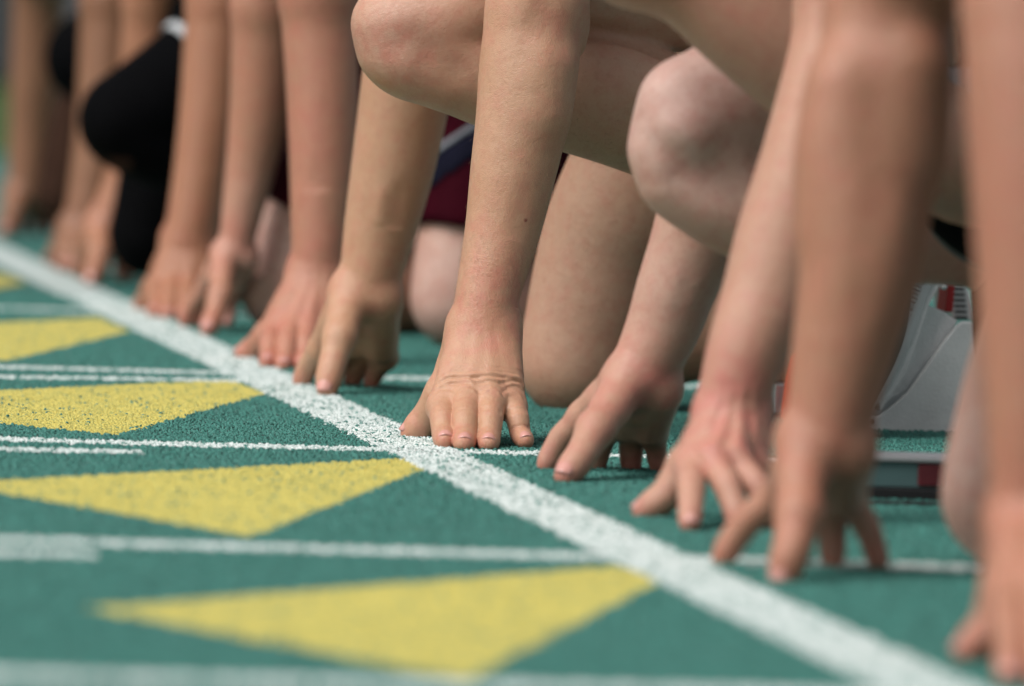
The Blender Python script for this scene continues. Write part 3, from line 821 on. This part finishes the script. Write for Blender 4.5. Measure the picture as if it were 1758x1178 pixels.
  'dents': [([[0.1333,-0.452,0.253,0.001],[0.1471,-0.452,0.2499,0.001]],0.007,0.018),([[0.1574,-0.455,0.2638,0.001],[0.1691,-0.452,0.2371,0.001]],0.004,0.014),([[0.1117,-0.44,0.273,0.001],[0.1178,-0.445,0.2712,0.001]],0.003,0.012)],
  'flush': [(0.1426,-0.255,0.0666,0.022,0.9),(0.1499,-0.255,0.0622,0.015,0.7),(0.1076,-0.745,0.091,0.05,0.6),(0.1192,-0.76,0.0622,0.05,0.5),(0.0957,-0.27,0.0615,0.04,0.45),(0.1343,-0.45,0.2944,0.05,0.25)],
  'pale': [(0.1359,-0.44,0.2986,0.09,1.0),(0.1592,-0.26,0.1602,0.06,0.4)],
  'ridges': [([[0.1653,-0.23,0.1636,0.001],[0.1564,-0.23,0.1261,0.001],[0.1474,-0.23,0.0909,0.001]],-0.001,0.006),([[0.181,-0.23,0.1595,0.001],[0.1684,-0.23,0.1218,0.001],[0.1531,-0.23,0.0887,0.001]],-0.0009,0.006),([[0.173,-0.23,0.1592,0.001],[0.1622,-0.23,0.1216,0.001]],0.0005,0.005)]},
  'p5': {'armL': [[0.1067,-1.85,0.0911,0.0285],[0.1071,-1.85,0.0982,0.0288],[0.1072,-1.85,0.1552,0.034],[0.1057,-1.845,0.226,0.0395],[0.1027,-1.84,0.2969,0.0428],[0.0975,-1.83,0.3676,0.043],[0.0989,-1.82,0.403,0.043]],
  'armR': [[0.0983,-1.22,0.0967,0.0288],[0.0995,-1.22,0.1059,0.0292],[0.1038,-1.22,0.136,0.0325],[0.1109,-1.22,0.1761,0.0375],[0.1176,-1.22,0.2193,0.0425],[0.1219,-1.21,0.2756,0.0462],[0.1285,-1.2,0.3352,0.0445],[0.1353,-1.19,0.3871,0.043]],
  'handL': {'W': [0.1068,-1.85,0.0875],
  'mcp': [[0.0749,-1.93,0.0488],[0.0911,-1.94,0.0535],[0.11,-1.94,0.054],[0.1293,-1.93,0.0484]],
  'tip': [[0.0573,-2.02,0.0058],[0.0759,-2.03,0.003],[0.0963,-2.03,0.0035],[0.1241,-2.0,0.0056]],
  'th': [[0.0852,-1.87,0.0422],[0.0771,-1.87,0.0207],[0.0639,-1.87,0.0069]],
  'vox': 0.0014,
  's': 1.0,
  'fr': 1.12},
  'handR': {'W': [0.0984,-1.22,0.094],
  'mcp': [[0.0829,-1.15,0.0525],[0.0991,-1.135,0.0568],[0.1166,-1.14,0.0544],[0.13,-1.15,0.0491]],
  'tip': [[0.0467,-1.13,0.0052],[0.0948,-1.11,0.0053],[0.124,-1.13,0.0057],[0.1542,-1.14,0.0048]],
  'th': [[0.0728,-1.265,0.0448],[0.0661,-1.28,0.0232],[0.0602,-1.283,0.0051]],
  'vox': 0.0012,
  's': 1.15,
  'fr': 1.02},
  'legs': [{'thigh': [[0.1504,-1.6,0.4574,0.05],[0.1914,-1.6,0.4776,0.062],[0.2711,-1.58,0.5105,0.075],[0.4053,-1.5,0.5618,0.088]],
  'calf': [[0.1487,-1.6,0.4536,0.049],[0.1857,-1.6,0.4327,0.048],[0.2323,-1.6,0.4122,0.05],[0.2955,-1.58,0.3917,0.052],[0.3567,-1.57,0.3712,0.045],[0.4421,-1.55,0.3171,0.03]],
  'foot': [[0.4828,-1.55,0.2805,0.032],[0.4708,-1.55,0.2005,0.034],[0.4498,-1.55,0.1466,0.028]]},{'thigh': [[0.2575,-1.1,0.0518,0.05],[0.2647,-1.1,0.0765,0.056],[0.2863,-1.1,0.1385,0.064],[0.3152,-1.15,0.2678,0.072],[0.3715,-1.25,0.504,0.086]],
  'calf': [[0.2575,-1.1,0.051,0.049],[0.3019,-1.1,0.0653,0.052],[0.3637,-1.1,0.0876,0.052],[0.4887,-1.1,0.1117,0.032]],
  'foot': [[0.5224,-1.1,0.1127,0.032],[0.5316,-1.1,0.0965,0.033],[0.516,-1.1,0.0672,0.026]]}],
  'shoulders': [[0.19,-1.75,0.66],[0.21,-1.3,0.66]],
  'head': [-0.02,-1.52,0.72],
  'flush': [(0.0864,-1.25,0.0579,0.05,0.4),(0.0777,-1.88,0.2974,0.09,0.45),(0.0866,-1.88,0.0856,0.08,0.35)],
  'pale': [(0.2161,-1.13,0.0731,0.1,0.9)],
  'arm_lumps': [([[0.1002,-1.22,0.3347,0.022],[0.0988,-1.22,0.291,0.024],[0.0975,-1.22,0.2432,0.016]],0.03),([[0.145,-1.22,0.3482,0.022],[0.1457,-1.22,0.2926,0.02]],0.03)],
  'ridges': [([[0.1376,-1.2,0.3794,0.001],[0.1251,-1.2,0.3391,0.001],[0.1181,-1.2,0.291,0.001]],0.0022,0.02),([[0.1281,-1.2,0.2674,0.001],[0.1192,-1.2,0.1872,0.001]],0.0018,0.012)]}}

def h5_detail(F, joints, n, lat, W):
    """skin folds over the knuckles, joint creases and fine lines of the sharp hand"""
    mc = [j[0] for j in joints[:4]]
    def curve(off, lift, a=-.012, b=.012, wob=.0, seed=0):
        g = np.random.default_rng(seed); pts_ = []
        P0 = [mc[0] - lat*abs(a)] + mc + [mc[3] + lat*abs(b)]
        P0 = spline(np.array([[*q, 0] for q in P0]), 6)[:, :3]
        for i_, q in enumerate(P0):
            u = i_/(len(P0)-1)
            pts_.append([*F.project(q + unit(W - mc[1])*(off + wob*math.sin(u*9+seed) + .0009*g.normal()), n), .0001])
        return pts_
    lonW = unit(W - mc[1])
    P0 = [mc[0] - lat*.008] + mc + [mc[3] + lat*.008]
    row = spline(np.array([[*q, 0] for q in P0]), 8)[:, :3]
    g = np.random.default_rng(4)
    for a, b, off, cv, dep, k in ((.10, .52, .0165, .0030, .0017, .0020), (.42, .80, .0185, .0022, .0019, .0021), (.66, .97, .0150, .0030, .0016, .0020),
                                  (.16, .40, .0115, .0018, .0013, .0018), (.46, .66, .0130, .0016, .0014, .0018), (.72, .93, .0105, .0014, .0012, .0017),
                                  (.22, .78, .0240, .0012, .0007, .0019), (.30, .92, .0285, .0010, .0004, .0018), (.04, .20, .0090, .0010, .0010, .0018)):
        c = []
        for u in np.linspace(0, 1, 9):
            x_ = (a + (b-a)*u)*(len(row)-1); i_ = min(int(x_), len(row)-2); q = row[i_]*(1-(x_-i_)) + row[i_+1]*(x_-i_)
            c.append([*F.project(q + lonW*(off + cv*math.sin(math.pi*u) + .0004*g.normal()), n), .0001])
        dep *= .8
        F.carve(c, dep, k)
        F.carve([[q[0]+lonW[0]*.0026, q[1]+lonW[1]*.0026, q[2]+lonW[2]*.0026, .0001] for q in c], -dep*.8, k*1.15)
    # raised skin over each knuckle with a curved crease round it
    for i_ in range(4):
        for rad_, dep, k in ((.0085, .0009, .0020), (.0062, -.0008, .0030)):
            arc = []
            for th_ in np.linspace(.15, math.pi-.15, 9):
                q = mc[i_] + lat*(rad_*1.05*math.cos(th_)) + lonW*(rad_*.75*math.sin(th_) + .0005)
                arc.append([*F.project(q, n), .0001])
            F.carve(arc, dep, k)
    for i_ in range(4):
        m_, p_, q_, t_ = joints[i_]
        s_ = unit(np.cross(n, t_ - m_))
        for (c_, rr, offs) in ((p_, .0100, (-.0022, 0, .0024)), (q_, .0086, (-.0012, .0014))):
            ax_ = unit(t_ - m_); nn = unit(n - ax_*np.dot(n, ax_))
            for o_ in offs:
                F.carve([[*(c_ + nn*rr*math.cos(a_) + s_*rr*math.sin(a_) + ax_*(o_ + .0006*math.cos(3*a_))), .0001] for a_ in np.linspace(-.95, .95, 7)], .0010, .0012)
    # web folds between finger roots
    for i_ in range(3):
        a_ = mc[i_]*.5 + mc[i_+1]*.5
        F.carve([[*(a_ + n*.009 + lonW*.004), .0001], [*(a_ + n*.006 - lonW*.006), .0001]], .0016, .0022)

def make_person(key, p, label, vox, details):
    t0 = bpy.data.objects
    F = body_field(p, vox)
    V, T, Q = F.mesh()
    bm = to_bm(V, T, Q)
    taubin(bm, 7)
    hands = []
    for side in ('L', 'R'):
        hv = build_hand(p['hand'+side], p['arm'+side], side, details.get('hand'+side))
        hands.append((side, hv))
        Vh, Th, Qh, cut, ax = hv[:5]
        keep_largest_side(bm, cut + ax*.003, ax, .075, -1, spline(np.array(p['arm'+side]), 6))
        bh = to_bm(Vh, Th, Qh)
        taubin(bh, 1)
        keep_largest_side(bh, cut, ax, .2, 1)
        me = bpy.data.meshes.new('tmp'); bh.to_mesh(me); bh.free()
        bm.from_mesh(me); bpy.data.meshes.remove(me)
        es = boundary_loop(bm, cut, .06)
        try: bmesh.ops.bridge_loops(bm, edges=es)
        except Exception as ex: print('bridge failed', key, side, ex)
        cv, av = Vector(cut), Vector(ax)
        near = [v for v in bm.verts if (v.co - cv).length < .06 and -.007 < (v.co - cv).dot(av) < .010]
        for _ in range(8):
            for f_ in (.5, -.51): bmesh.ops.smooth_vert(bm, verts=near, factor=f_, use_axis_x=True, use_axis_y=True, use_axis_z=True)
    # keep only the one continuous body
    bm.verts.ensure_lookup_table(); bm.verts.index_update()
    mark = [-1]*len(bm.verts); sizes = []
    for v in bm.verts:
        if mark[v.index] >= 0: continue
        k_ = len(sizes); st = [v]; mark[v.index] = k_; n_ = 0
        while st:
            q = st.pop(); n_ += 1
            for e in q.link_edges:
                u = e.other_vert(q)
                if mark[u.index] < 0: mark[u.index] = k_; st.append(u)
        sizes.append(n_)
    big_ = sizes.index(max(sizes))
    loose = [v for v in bm.verts if mark[v.index] != big_]
    if loose: bmesh.ops.delete(bm, geom=loose, context='VERTS')
    bmesh.ops.recalc_face_normals(bm, faces=bm.faces)
    for f in bm.faces: f.smooth = True
    me = bpy.data.meshes.new('person'); bm.to_mesh(me); bm.free()
    N = len(me.vertices); co = np.zeros(N*3, np.float32); me.vertices.foreach_get('co', co); co = co.reshape(-1, 3)
    spots = []
    for side, hv in hands:
        for i, (m_, a_, b_, t_) in enumerate(hv[6]):
            spots += [(*t_, .0115, 1.25), (*b_, .008, .30), (*a_, .009, .30)]
            if i < 4: spots += [(*(m_ + hv[7]*.008), .010, .28)]
        A = np.array(p['arm'+side])
        spots += [(*A[0, :3], .035, .42), (*A[1, :3], .03, .25), (*A[-1, :3], .04, .35)]
    for l in p['legs']: spots += [(*l['calf'][0][:3], .055, .22)]
    spots += p.get('flush', [])
    fl = np.clip(gauss(co, spots), 0, 1)
    at = me.attributes.new('flush', 'FLOAT', 'POINT'); at.data.foreach_set('value', fl.astype(np.float32))
    at = me.attributes.new('pale', 'FLOAT', 'POINT'); at.data.foreach_set('value', np.clip(gauss(co, p.get('pale', [])), 0, 1).astype(np.float32))
    o = link('person', me, SKIN[key])
    tag(o, label, 'person', 'sprinters lined up behind the start line')
    for side, hv in hands:
        for (c, d, n, r, i) in hv[5]:
            nl = link('fingernail', nail_mesh(c, d, n, r, i), NAIL, o)
    return o, F

def cloth_shell(name, mat, parent, adds, cuts, vox, lo_hi=None, k=.02):
    """garment: union of tubes, each trimmed by its own planes"""
    P_ = np.array([q for pts, _ in adds for q in pts])
    lo, hi = (P_[:, :3] - P_[:, 3:]).min(0) - .02, (P_[:, :3] + P_[:, 3:]).max(0) + .02
    tot = None
    for (pts, pl) in adds:
        F = Field(lo, hi, vox)
        F.add(pts, k)
        for (c, n) in pl + cuts:
            X = F.ax[0][:, None, None]; Y = F.ax[1][None, :, None]; Z = F.ax[2][None, None, :]
            d = (X - c[0])*n[0] + (Y - c[1])*n[1] + (Z - c[2])*n[2]
            F.F = np.maximum(F.F, d.astype(np.float32))
        tot = F if tot is None else tot
        if tot is not F: tot.F = smin(tot.F, F.F, k)
    V, T, Q = tot.mesh()
    return link(name, mesh_np(name, V, T, Q), mat, parent)

def grow(pts, d): return [[*q[:3], q[3] + d] for q in pts]

def along(pts, t):
    S = spline(np.array(pts), 8); i = min(int(t*(len(S)-1)), len(S)-2)
    return S[i], unit(S[i+1, :3] - S[i, :3])

def dress(key, p, o, shorts, top, tights=None, hem=(.45, .45)):
    hips = [np.array(l['thigh'][-1][:3]) for l in p['legs']]
    sh = [np.array(s) for s in p['shoulders']]
    hm = sum(hips)/2; sm = sum(sh)/2; lat = unit(hips[0]-hips[1]); ls = unit(sh[0]-sh[1])
    adds = []
    for l, hh in zip(p['legs'], hem):
        c, d = along(l['thigh'], hh)
        S = spline(np.array(l['thigh']), 8); S = S[max(int(hh*(len(S)-1))-2, 0):]
        adds.append((grow(S, .013), [(c[:3], -d)]))
    waist = hm*.66 + sm*.34; ud = unit(sm - hm)
    for s in (-.4, .4):
        adds.append(([[*(hm + lat*.18*s), .113], [*(hm*.6 + sm*.4 + lat*.14*s), .106]], [(waist, ud)]))
    cloth_shell('shorts', shorts, o, adds, [], .006, k=.03)
    adds = []
    for s in (-.4, .4):
        adds.append(([[*(hm*.72 + sm*.28 + lat*.14*s), .104], [*(hm*.35 + sm*.65 + ls*.14*s), .114], [*(hm*.03 + sm*.97 + ls*.15*s), .098]], [(hm*.70 + sm*.30, -ud)]))
    for i in (0, 1):
        adds.append(([[*sm, .077], [*(sh[i]*.7 + sm*.3), .066]], []))
    cloth_shell('singlet', top, o, adds, [], .007, k=.04)
    if tights is not None:
        for l in p['legs']:
            ca = [q for q in l['calf']]
            cloth_shell('tights_leg', BROWN if key == 'p0' and l is p['legs'][1] else tights, o, [(grow(l['thigh'], .003), []), (grow(ca, .003), [])], [], .005, k=.005)  # p0's rear leg: bare skin in shade, put in as dark brown tights
    hd = np.array(p['head'])
    cloth_shell('hair', HAIR, o, [([[*(hd + arr(.040, 0, .040)), .088], [*(hd + arr(-.012, 0, .064)), .080]], [(hd + arr(-.055, 0, .035), arr(-.75, 0, -.66))])], [], .006)
    for s in (-1, 1):
        bm = bmesh.new(); bmesh.ops.create_uvsphere(bm, u_segments=12, v_segments=8, radius=.0115, matrix=Matrix.Translation(Vector(hd + arr(-.083, s*.031, .022))))
        link('eye', bm_mesh('eye', bm, True), EYE, o)
    for l in p['legs']:
        f = np.array(l['foot'])
        so_ = cloth_shell('shoe', SHOE, o, [(grow(f, .004), [])], [], .005)
        d = unit(f[-1, :3] - f[0, :3]); back = unit(np.array(l['calf'][-1][:3]) - f[1, :3]); nn = unit(back - d*np.dot(back, d))
        cloth_shell('sole', SOLE, so_, [([[*(q[:3] - nn*(q[3]*.75)), q[3]*.62] for q in f], [])], [], .005)

def body_hair(parent, chain_, n, seed, mat, length=(.003, .0055), front=None):
    """fine strands on a limb, each a thin three-sided spike lying along the skin"""
    g = np.random.default_rng(seed); me = parent.data
    co = np.zeros(len(me.vertices)*3, np.float32); me.vertices.foreach_get('co', co); co = co.reshape(-1, 3)
    no = np.zeros(len(me.vertices)*3, np.float32); me.vertices.foreach_get('normal', no); no = no.reshape(-1, 3)
    S = spline(np.array(chain_), 4)
    d = np.min(np.linalg.norm(co[:, None, :] - S[None, :, :3], axis=2) - S[None, :, 3], axis=1)
    idx = np.nonzero(d < .006)[0]; idx = g.choice(idx, n)
    ax = unit(S[0, :3] - S[-1, :3])
    nn = no[idx]; t_ = ax[None] + g.normal(0, .55, (n, 3)); t_ -= nn*(t_*nn).sum(1, keepdims=True); t_ /= np.linalg.norm(t_, axis=1, keepdims=True)
    s_ = np.cross(nn, t_); L1 = g.uniform(*length, (n, 1)); r_ = .000045
    b_ = co[idx] + g.normal(0, .0012, (n, 3)) - nn*.0006
    m_ = b_ + t_*L1*.5 + nn*L1*.30; e_ = b_ + t_*L1 + nn*L1*g.uniform(.2, .45, (n, 1))
    V = np.stack([b_ - s_*r_, b_ + s_*r_, b_ + nn*r_*2, m_ - s_*r_*.8, m_ + s_*r_*.8, m_ + nn*r_*1.6, e_], 1)
    T = np.array([[0, 1, 4], [0, 4, 3], [1, 2, 5], [1, 5, 4], [2, 0, 3], [2, 3, 5], [3, 4, 6], [4, 5, 6], [5, 3, 6]])
    T = T[None] + (np.arange(n)*7)[:, None, None]
    o = link('body_hair', mesh_np('body_hair', V.reshape(-1, 3), T.reshape(-1, 3)), mat, parent)
    o['kind'] = 'stuff'
    return o

LABELS = {
    'p3': 'centre athlete whose sharp left hand presses flat beside a bare raised knee',
    'p2': 'kneeling athlete in maroon shorts with both bare pale knees down on the track',
    'p1': 'athlete in long black tights with a bent black knee showing a white band',
    'p0': 'farthest athlete crouching at the upper left edge beside the grey wall',
    'p4': 'pale athlete with bent bare knee and red flushed wrists',
    'p5': 'nearest blurred athlete whose sunburnt arm fills the right edge',
}
VOX = {'p3': .0037, 'p2': .0052, 'p1': .0056, 'p0': .006, 'p4': .0043, 'p5': .0048}
for key in ('p3', 'p4', 'p5', 'p2', 'p1', 'p0'):
    p = PEOPLE[key]
    o, F = make_person(key, p, LABELS[key], VOX[key], {'handL': h5_detail} if key == 'p3' else {})
    if key == 'p3':
        body_hair(o, p['armL'][1:], 1800, 3, BLOND)
        body_hair(o, p['legs'][0]['calf'][2:5], 900, 4, HAIR, (.004, .007))
    if key == 'p2':
        dress(key, p, o, MAROON, BLACK, None, (.42, .53))
        PN = {'a': [0.258,1.7,0.2023],
  'b': [0.2577,1.7,0.21],
  'c': [0.2475,1.7,0.1638]}
        nn = unit([-.8, 0, 1.0])
        th_ = p['legs'][0]['thigh']; c_, d_ = along(th_, .42)
        S_ = spline(np.array(th_), 8); S_ = S_[int(.42*(len(S_)-1))-2:]
        up_, lo_, dn_ = np.array(PN['b']), np.array(PN['a']), np.array(PN['c'])
        cloth_shell('side_panel', NAVY, o, [(grow(S_, .0155), [(c_[:3] + d_*.004, -d_), (lo_, nn), (dn_, -nn)])], [], .004)
        cloth_shell('piping', GREY, o, [(grow(S_, .0165), [(c_[:3] + d_*.004, -d_), (up_, nn), (lo_ + nn*.0005, -nn)])], [], .003)
    elif key == 'p1':
        dress(key, p, o, BLACK, BLACK, BLACK, (.90, .75))
        BD = {'a': [0.0933,2.62,0.2943],
  'b': [0.1049,2.62,0.3039]}
        th_ = p['legs'][0]['thigh']; a_, b_ = np.array(BD['a']), np.array(BD['b'])
        S_ = spline(np.array(th_), 8); i_ = int(np.argmin(np.linalg.norm(S_[:, :3] - a_, axis=1))); d_ = unit(S_[i_+1, :3] - S_[i_, :3])
        ca_ = np.array(p['legs'][0]['calf']); lc = np.array([0.0289,2.61,0.1501])
        cloth_shell('emblem', BROWN, o, [(grow(spline(ca_, 6)[:16], .0045), [(lc + s_*arr(*h_), s_*arr(*u_)) for h_, u_ in (((.013, 0, 0), (1, 0, 0)), ((0, 0, .006), (0, 0, 1))) for s_ in (1, -1)] + [(lc + arr(0, .02, 0), arr(0, 1, 0))])], [], .002, k=.002)
        cloth_shell('white_band', WHITE, o, [(grow(S_, .0055), [(a_, -d_), (a_ + d_*.011, d_)])], [], .003)
    elif key == 'p0': dress(key, p, o, BLACK, NAVY, BLACK, (.75, .75))
    else: dress(key, p, o, BLACK, NAVY, None, (.95, .95))

# ------------------------------------------------------------------ starting blocks
BLK = {'plate': [(0.4682,-0.0015),(0.4678,0.0083),(0.4693,0.012),(0.4729,0.0136),(0.4777,0.0127),(0.4823,0.0155),(0.493,0.0241),(0.5047,0.0348),(0.5216,0.0597),(0.5365,0.0824),(0.5481,0.0973),(0.5527,0.1),(0.5617,0.0998),(0.5656,0.0952),(0.5681,0.074),(0.5724,0.0721),(0.5889,0.07),(0.6064,0.056),(0.6129,0.0026)],
  'hole': [(0.4726,0.0084),(0.4752,0.0085)],
  'pad_front': [(0.4721,0.0203),(0.4793,0.0376),(0.4893,0.0628),(0.4997,0.0916),(0.5091,0.1194),(0.5187,0.1435),(0.5268,0.1624)],
  'pad_back': [(0.4776,0.0262),(0.485,0.0383),(0.4968,0.0605),(0.5068,0.0851),(0.5133,0.1076),(0.5209,0.1286),(0.5292,0.1428),(0.5396,0.1597)],
  'backing': [(0.4806,0.0185),(0.4915,0.0359),(0.5023,0.0549),(0.5108,0.079),(0.5176,0.1051),(0.5248,0.1235),(0.5372,0.1431),(0.5471,0.1589)],
  'web': [(0.4826,0.0212),(0.5138,0.0947),(0.521,0.1135),(0.5344,0.1088),(0.5501,0.0994),(0.5382,0.0799),(0.5207,0.0575),(0.5057,0.0364)],
  'peg': [(0.5329,0.1305),(0.5378,0.1286)],
  'railend': [0.4098,0.64,0.0023],
  'lever': [[0.5868,0.6,0.1311],[0.5903,0.6,0.1123],[0.5957,0.6,0.0851]],
  'red': [(0.5572,0.1355),(0.563,0.1356),(0.5617,0.104),(0.5547,0.1038)],
  'slot': [(0.5816,0.1293),(0.5968,0.1298),(0.6092,0.0919),(0.5875,0.0912)],
  'orange': [(0.4151,-0.011),(0.4142,0.0111),(0.4165,0.0349),(0.4218,0.0613),(0.4432,0.062),(0.4358,0.0328),(0.4354,-0.0104)],
  'rail4': [[0.2665,-0.42,0.0039],[0.4333,-0.42,0.0086]]}
ALU = plain('cast_aluminium', (.80, .80, .79), .45, .1, .14, 35, .7, 420, .0008)
ALU2 = plain('rolled_aluminium', (.75, .75, .76), .3, .6, .15, 20)
PAD = plain('pad_rubber_grey', (.50, .53, .53), .5, 0, .12, 40, .2)
ORANGE = plain('orange_rubber', (.78, .075, .02), .5, 0, .2, 30)
RED = plain('red_plastic', (.50, .012, .012), .4, 0, .15, 30)
DARK = plain('black_rubber', (.012, .012, .013), .7, 0, .2, 60)
TEAL = plain('anodised_teal', (.16, .27, .27), .35, .4, .2, 20)

def prism(name, outline, y0, y1, mat, parent, bev=.0012, smooth=False):
    bm = bmesh.new()
    a = [bm.verts.new((x, y0, z)) for x, z in outline]
    f = bm.faces.new(a)
    r = bmesh.ops.extrude_face_region(bm, geom=[f])
    for v in r['geom']:
        if isinstance(v, bmesh.types.BMVert): v.co.y = y1
    if bev: bmesh.ops.bevel(bm, geom=bm.edges[:], offset=bev, segments=1, affect='EDGES')
    return link(name, bm_mesh(name, bm), mat, parent)

def rod(name, pts, r, mat, parent, seg=10):
    bm = bmesh.new(); rings = []
    for i, q in enumerate(pts):
        q = Vector(q); d = (Vector(pts[min(i+1, len(pts)-1)]) - Vector(pts[max(i-1, 0)])).normalized()
        u = d.orthogonal().normalized(); v = d.cross(u)
        rings.append([bm.verts.new(q + u*r*math.cos(k*2*math.pi/seg) + v*r*math.sin(k*2*math.pi/seg)) for k in range(seg)])
    for a, b in zip(rings[:-1], rings[1:]):
        for k in range(seg): bm.faces.new([a[k], a[(k+1) % seg], b[(k+1) % seg], b[k]])
    bm.faces.new(rings[0]); bm.faces.new(rings[-1][::-1])
    return link(name, bm_mesh(name, bm, True), mat, parent)

def box(name, x0, x1, y0, y1, z0, z1, mat, parent, bev=.001):
    return prism(name, [(x0, z0), (x1, z0), (x1, z1), (x0, z1)], y0, y1, mat, parent, bev)

def dense(poly, m=6):
    return [tuple(q) for q in spline(np.array([[a, b, 0.] for a, b in poly]), m)[:, :2]]

sb = bpy.data.objects.new('starting_block', None); COL.objects.link(sb)
tag(sb, 'cast silver starting block with ribbed grey foot pad behind the centre athlete', 'starting block', 'starting blocks behind the runners')
Y0 = .49
prism('side_plate', BLK['plate'], Y0, Y0+.008, ALU, sb, .0012)
prism('side_plate', BLK['plate'], Y0+.112, Y0+.12, ALU, sb, .0008)
rod('pivot_pin', [(BLK['hole'][0][0], Y0-.0008, BLK['hole'][0][1]), (BLK['hole'][0][0], Y0+.118, BLK['hole'][0][1])], .0024, DARK, sb)
pf, pb, bk = dense(BLK['pad_front']), dense(BLK['pad_back']), dense(BLK['backing'])
pad = prism('foot_pad', pf + pb[::-1], Y0-.004, Y0+.124, PAD, sb, 0)
prism('backing_plate', [(x+.0004, z) for x, z in pb] + bk[::-1], Y0-.002, Y0+.122, ALU, sb, 0)
prism('gusset', BLK['web'], Y0+.012, Y0+.02, ALU, sb, .0006)
prism('gusset', BLK['web'], Y0+.10, Y0+.108, ALU, sb, .0006)
# ribs across the pad face, one mesh
bm = bmesh.new()
S = spline(np.array([[a, b, 0.] for a, b in BLK['pad_front']]), 30)[:, :2]
L_ = np.concatenate([[0], np.cumsum(np.linalg.norm(np.diff(S, axis=0), axis=1))])
s_ = .002
while s_ < L_[-1] - .002:
    i_ = int(np.searchsorted(L_, s_)); a_ = S[min(i_, len(S)-1)]; d_ = unit(S[min(i_+1, len(S)-1)] - S[max(i_-1, 0)]); n_ = np.array([-d_[1], d_[0]])
    if n_[0] > 0: n_ = -n_
    o_ = [a_ - d_*.0011 - n_*.0005, a_ + d_*.0011 - n_*.0005, a_ + d_*.0008 + n_*.010, a_ - d_*.0008 + n_*.010]
    va = [bm.verts.new((q[0], Y0-.0042, q[1])) for q in o_]; vb = [bm.verts.new((q[0], Y0+.1242, q[1])) for q in o_]
    bm.faces.new(va); bm.faces.new(vb[::-1])
    for k in range(4): bm.faces.new([va[k], vb[k], vb[(k+1) % 4], va[(k+1) % 4]])
    s_ += .0036
rb = link('pad_ribs', bm_mesh('pad_ribs', bm), PAD, sb); rb['kind'] = 'stuff'
rod('peg', [(BLK['peg'][0][0], Y0-.003, BLK['peg'][0][1]), (BLK['peg'][0][0]+.004, Y0+.02, BLK['peg'][0][1])], .0032, ALU, sb)
prism('red_stop', BLK['red'], .58, .62, RED, sb, .001)
rod('release_lever', BLK['lever'], .004, ORANGE, sb)
for i_ in range(4): rod('lever_loop', [(BLK['lever'][0][0] + .006 + .0045*math.cos(t_), .60, BLK['lever'][0][2] - .008 - .019*i_ + .008*math.sin(t_)) for t_ in np.linspace(0, 6.28, 12)], .0022, ORANGE, sb, 6)
re = BLK['railend']
rail = box('rail', re[0], 1.15, .625, .675, .006, .032, ALU2, sb)
box('rail_foot', re[0]-.006, 1.15, .615, .685, 0, .0058, DARK, sb)
for i_ in range(22):
    box('slot', re[0]+.03+i_*.034, re[0]+.042+i_*.034, .64, .66, .0322, .0327, DARK, rail, 0)
prism('orange_pad', BLK['orange'], .56, .612, ORANGE, sb, .003)
prism('far_pedal_face', BLK['slot'], .70, .78, ALU2, sb, .001)
for i_ in range(7):
    z_ = BLK['slot'][0][1] - .004 - i_*.0052; x_ = BLK['slot'][0][0] + i_*.0008
    box('face_slot', x_+.003, x_+.014, .698, .6995, z_-.0012, z_+.0012, DARK, sb, 0)
# the second block, of the athlete in front of it: its rail shows between the arms
s4 = bpy.data.objects.new('starting_block', None); COL.objects.link(s4)
tag(s4, 'low aluminium starting block rail on a black base behind the pale athlete', 'starting block', 'starting blocks behind the runners')
x0, x1 = BLK['rail4'][0][0], BLK['rail4'][1][0] + .6
r4 = box('rail', x0, x1, -.42, -.36, .010, .030, TEAL, s4)
box('rail_cap', x0, x1, -.424, -.356, .0302, .0345, ALU2, s4, .0012)
box('rail_foot', x0-.004, x1, -.43, -.35, .0, .0098, DARK, s4)
box('end_block', x0+.062, x0+.082, -.4225, -.4202, .012, .029, plain('maroon_rubber', (.13, .016, .022), .6), s4, .0008)
box('ground_strip', x0-.01, x1, -.492, -.480, .0, .004, DARK, s4, .0008)
for (xa, sgn) in ((x0+.25, -1), (x0+.5, 1)):
    yb = -.5 if sgn < 0 else -.35
    dx = xa - BLK['plate'][0][0]
    prism('side_plate', [(x+dx, z) for x, z in BLK['plate']], yb, yb+.008, ALU, s4, .0008)
    prism('side_plate', [(x+dx, z) for x, z in BLK['plate']], yb+.10, yb+.108, ALU, s4, .0008)
    prism('foot_pad', [(x+dx, z) for x, z in pf + pb[::-1]], yb-.004, yb+.112, PAD, s4, 0)
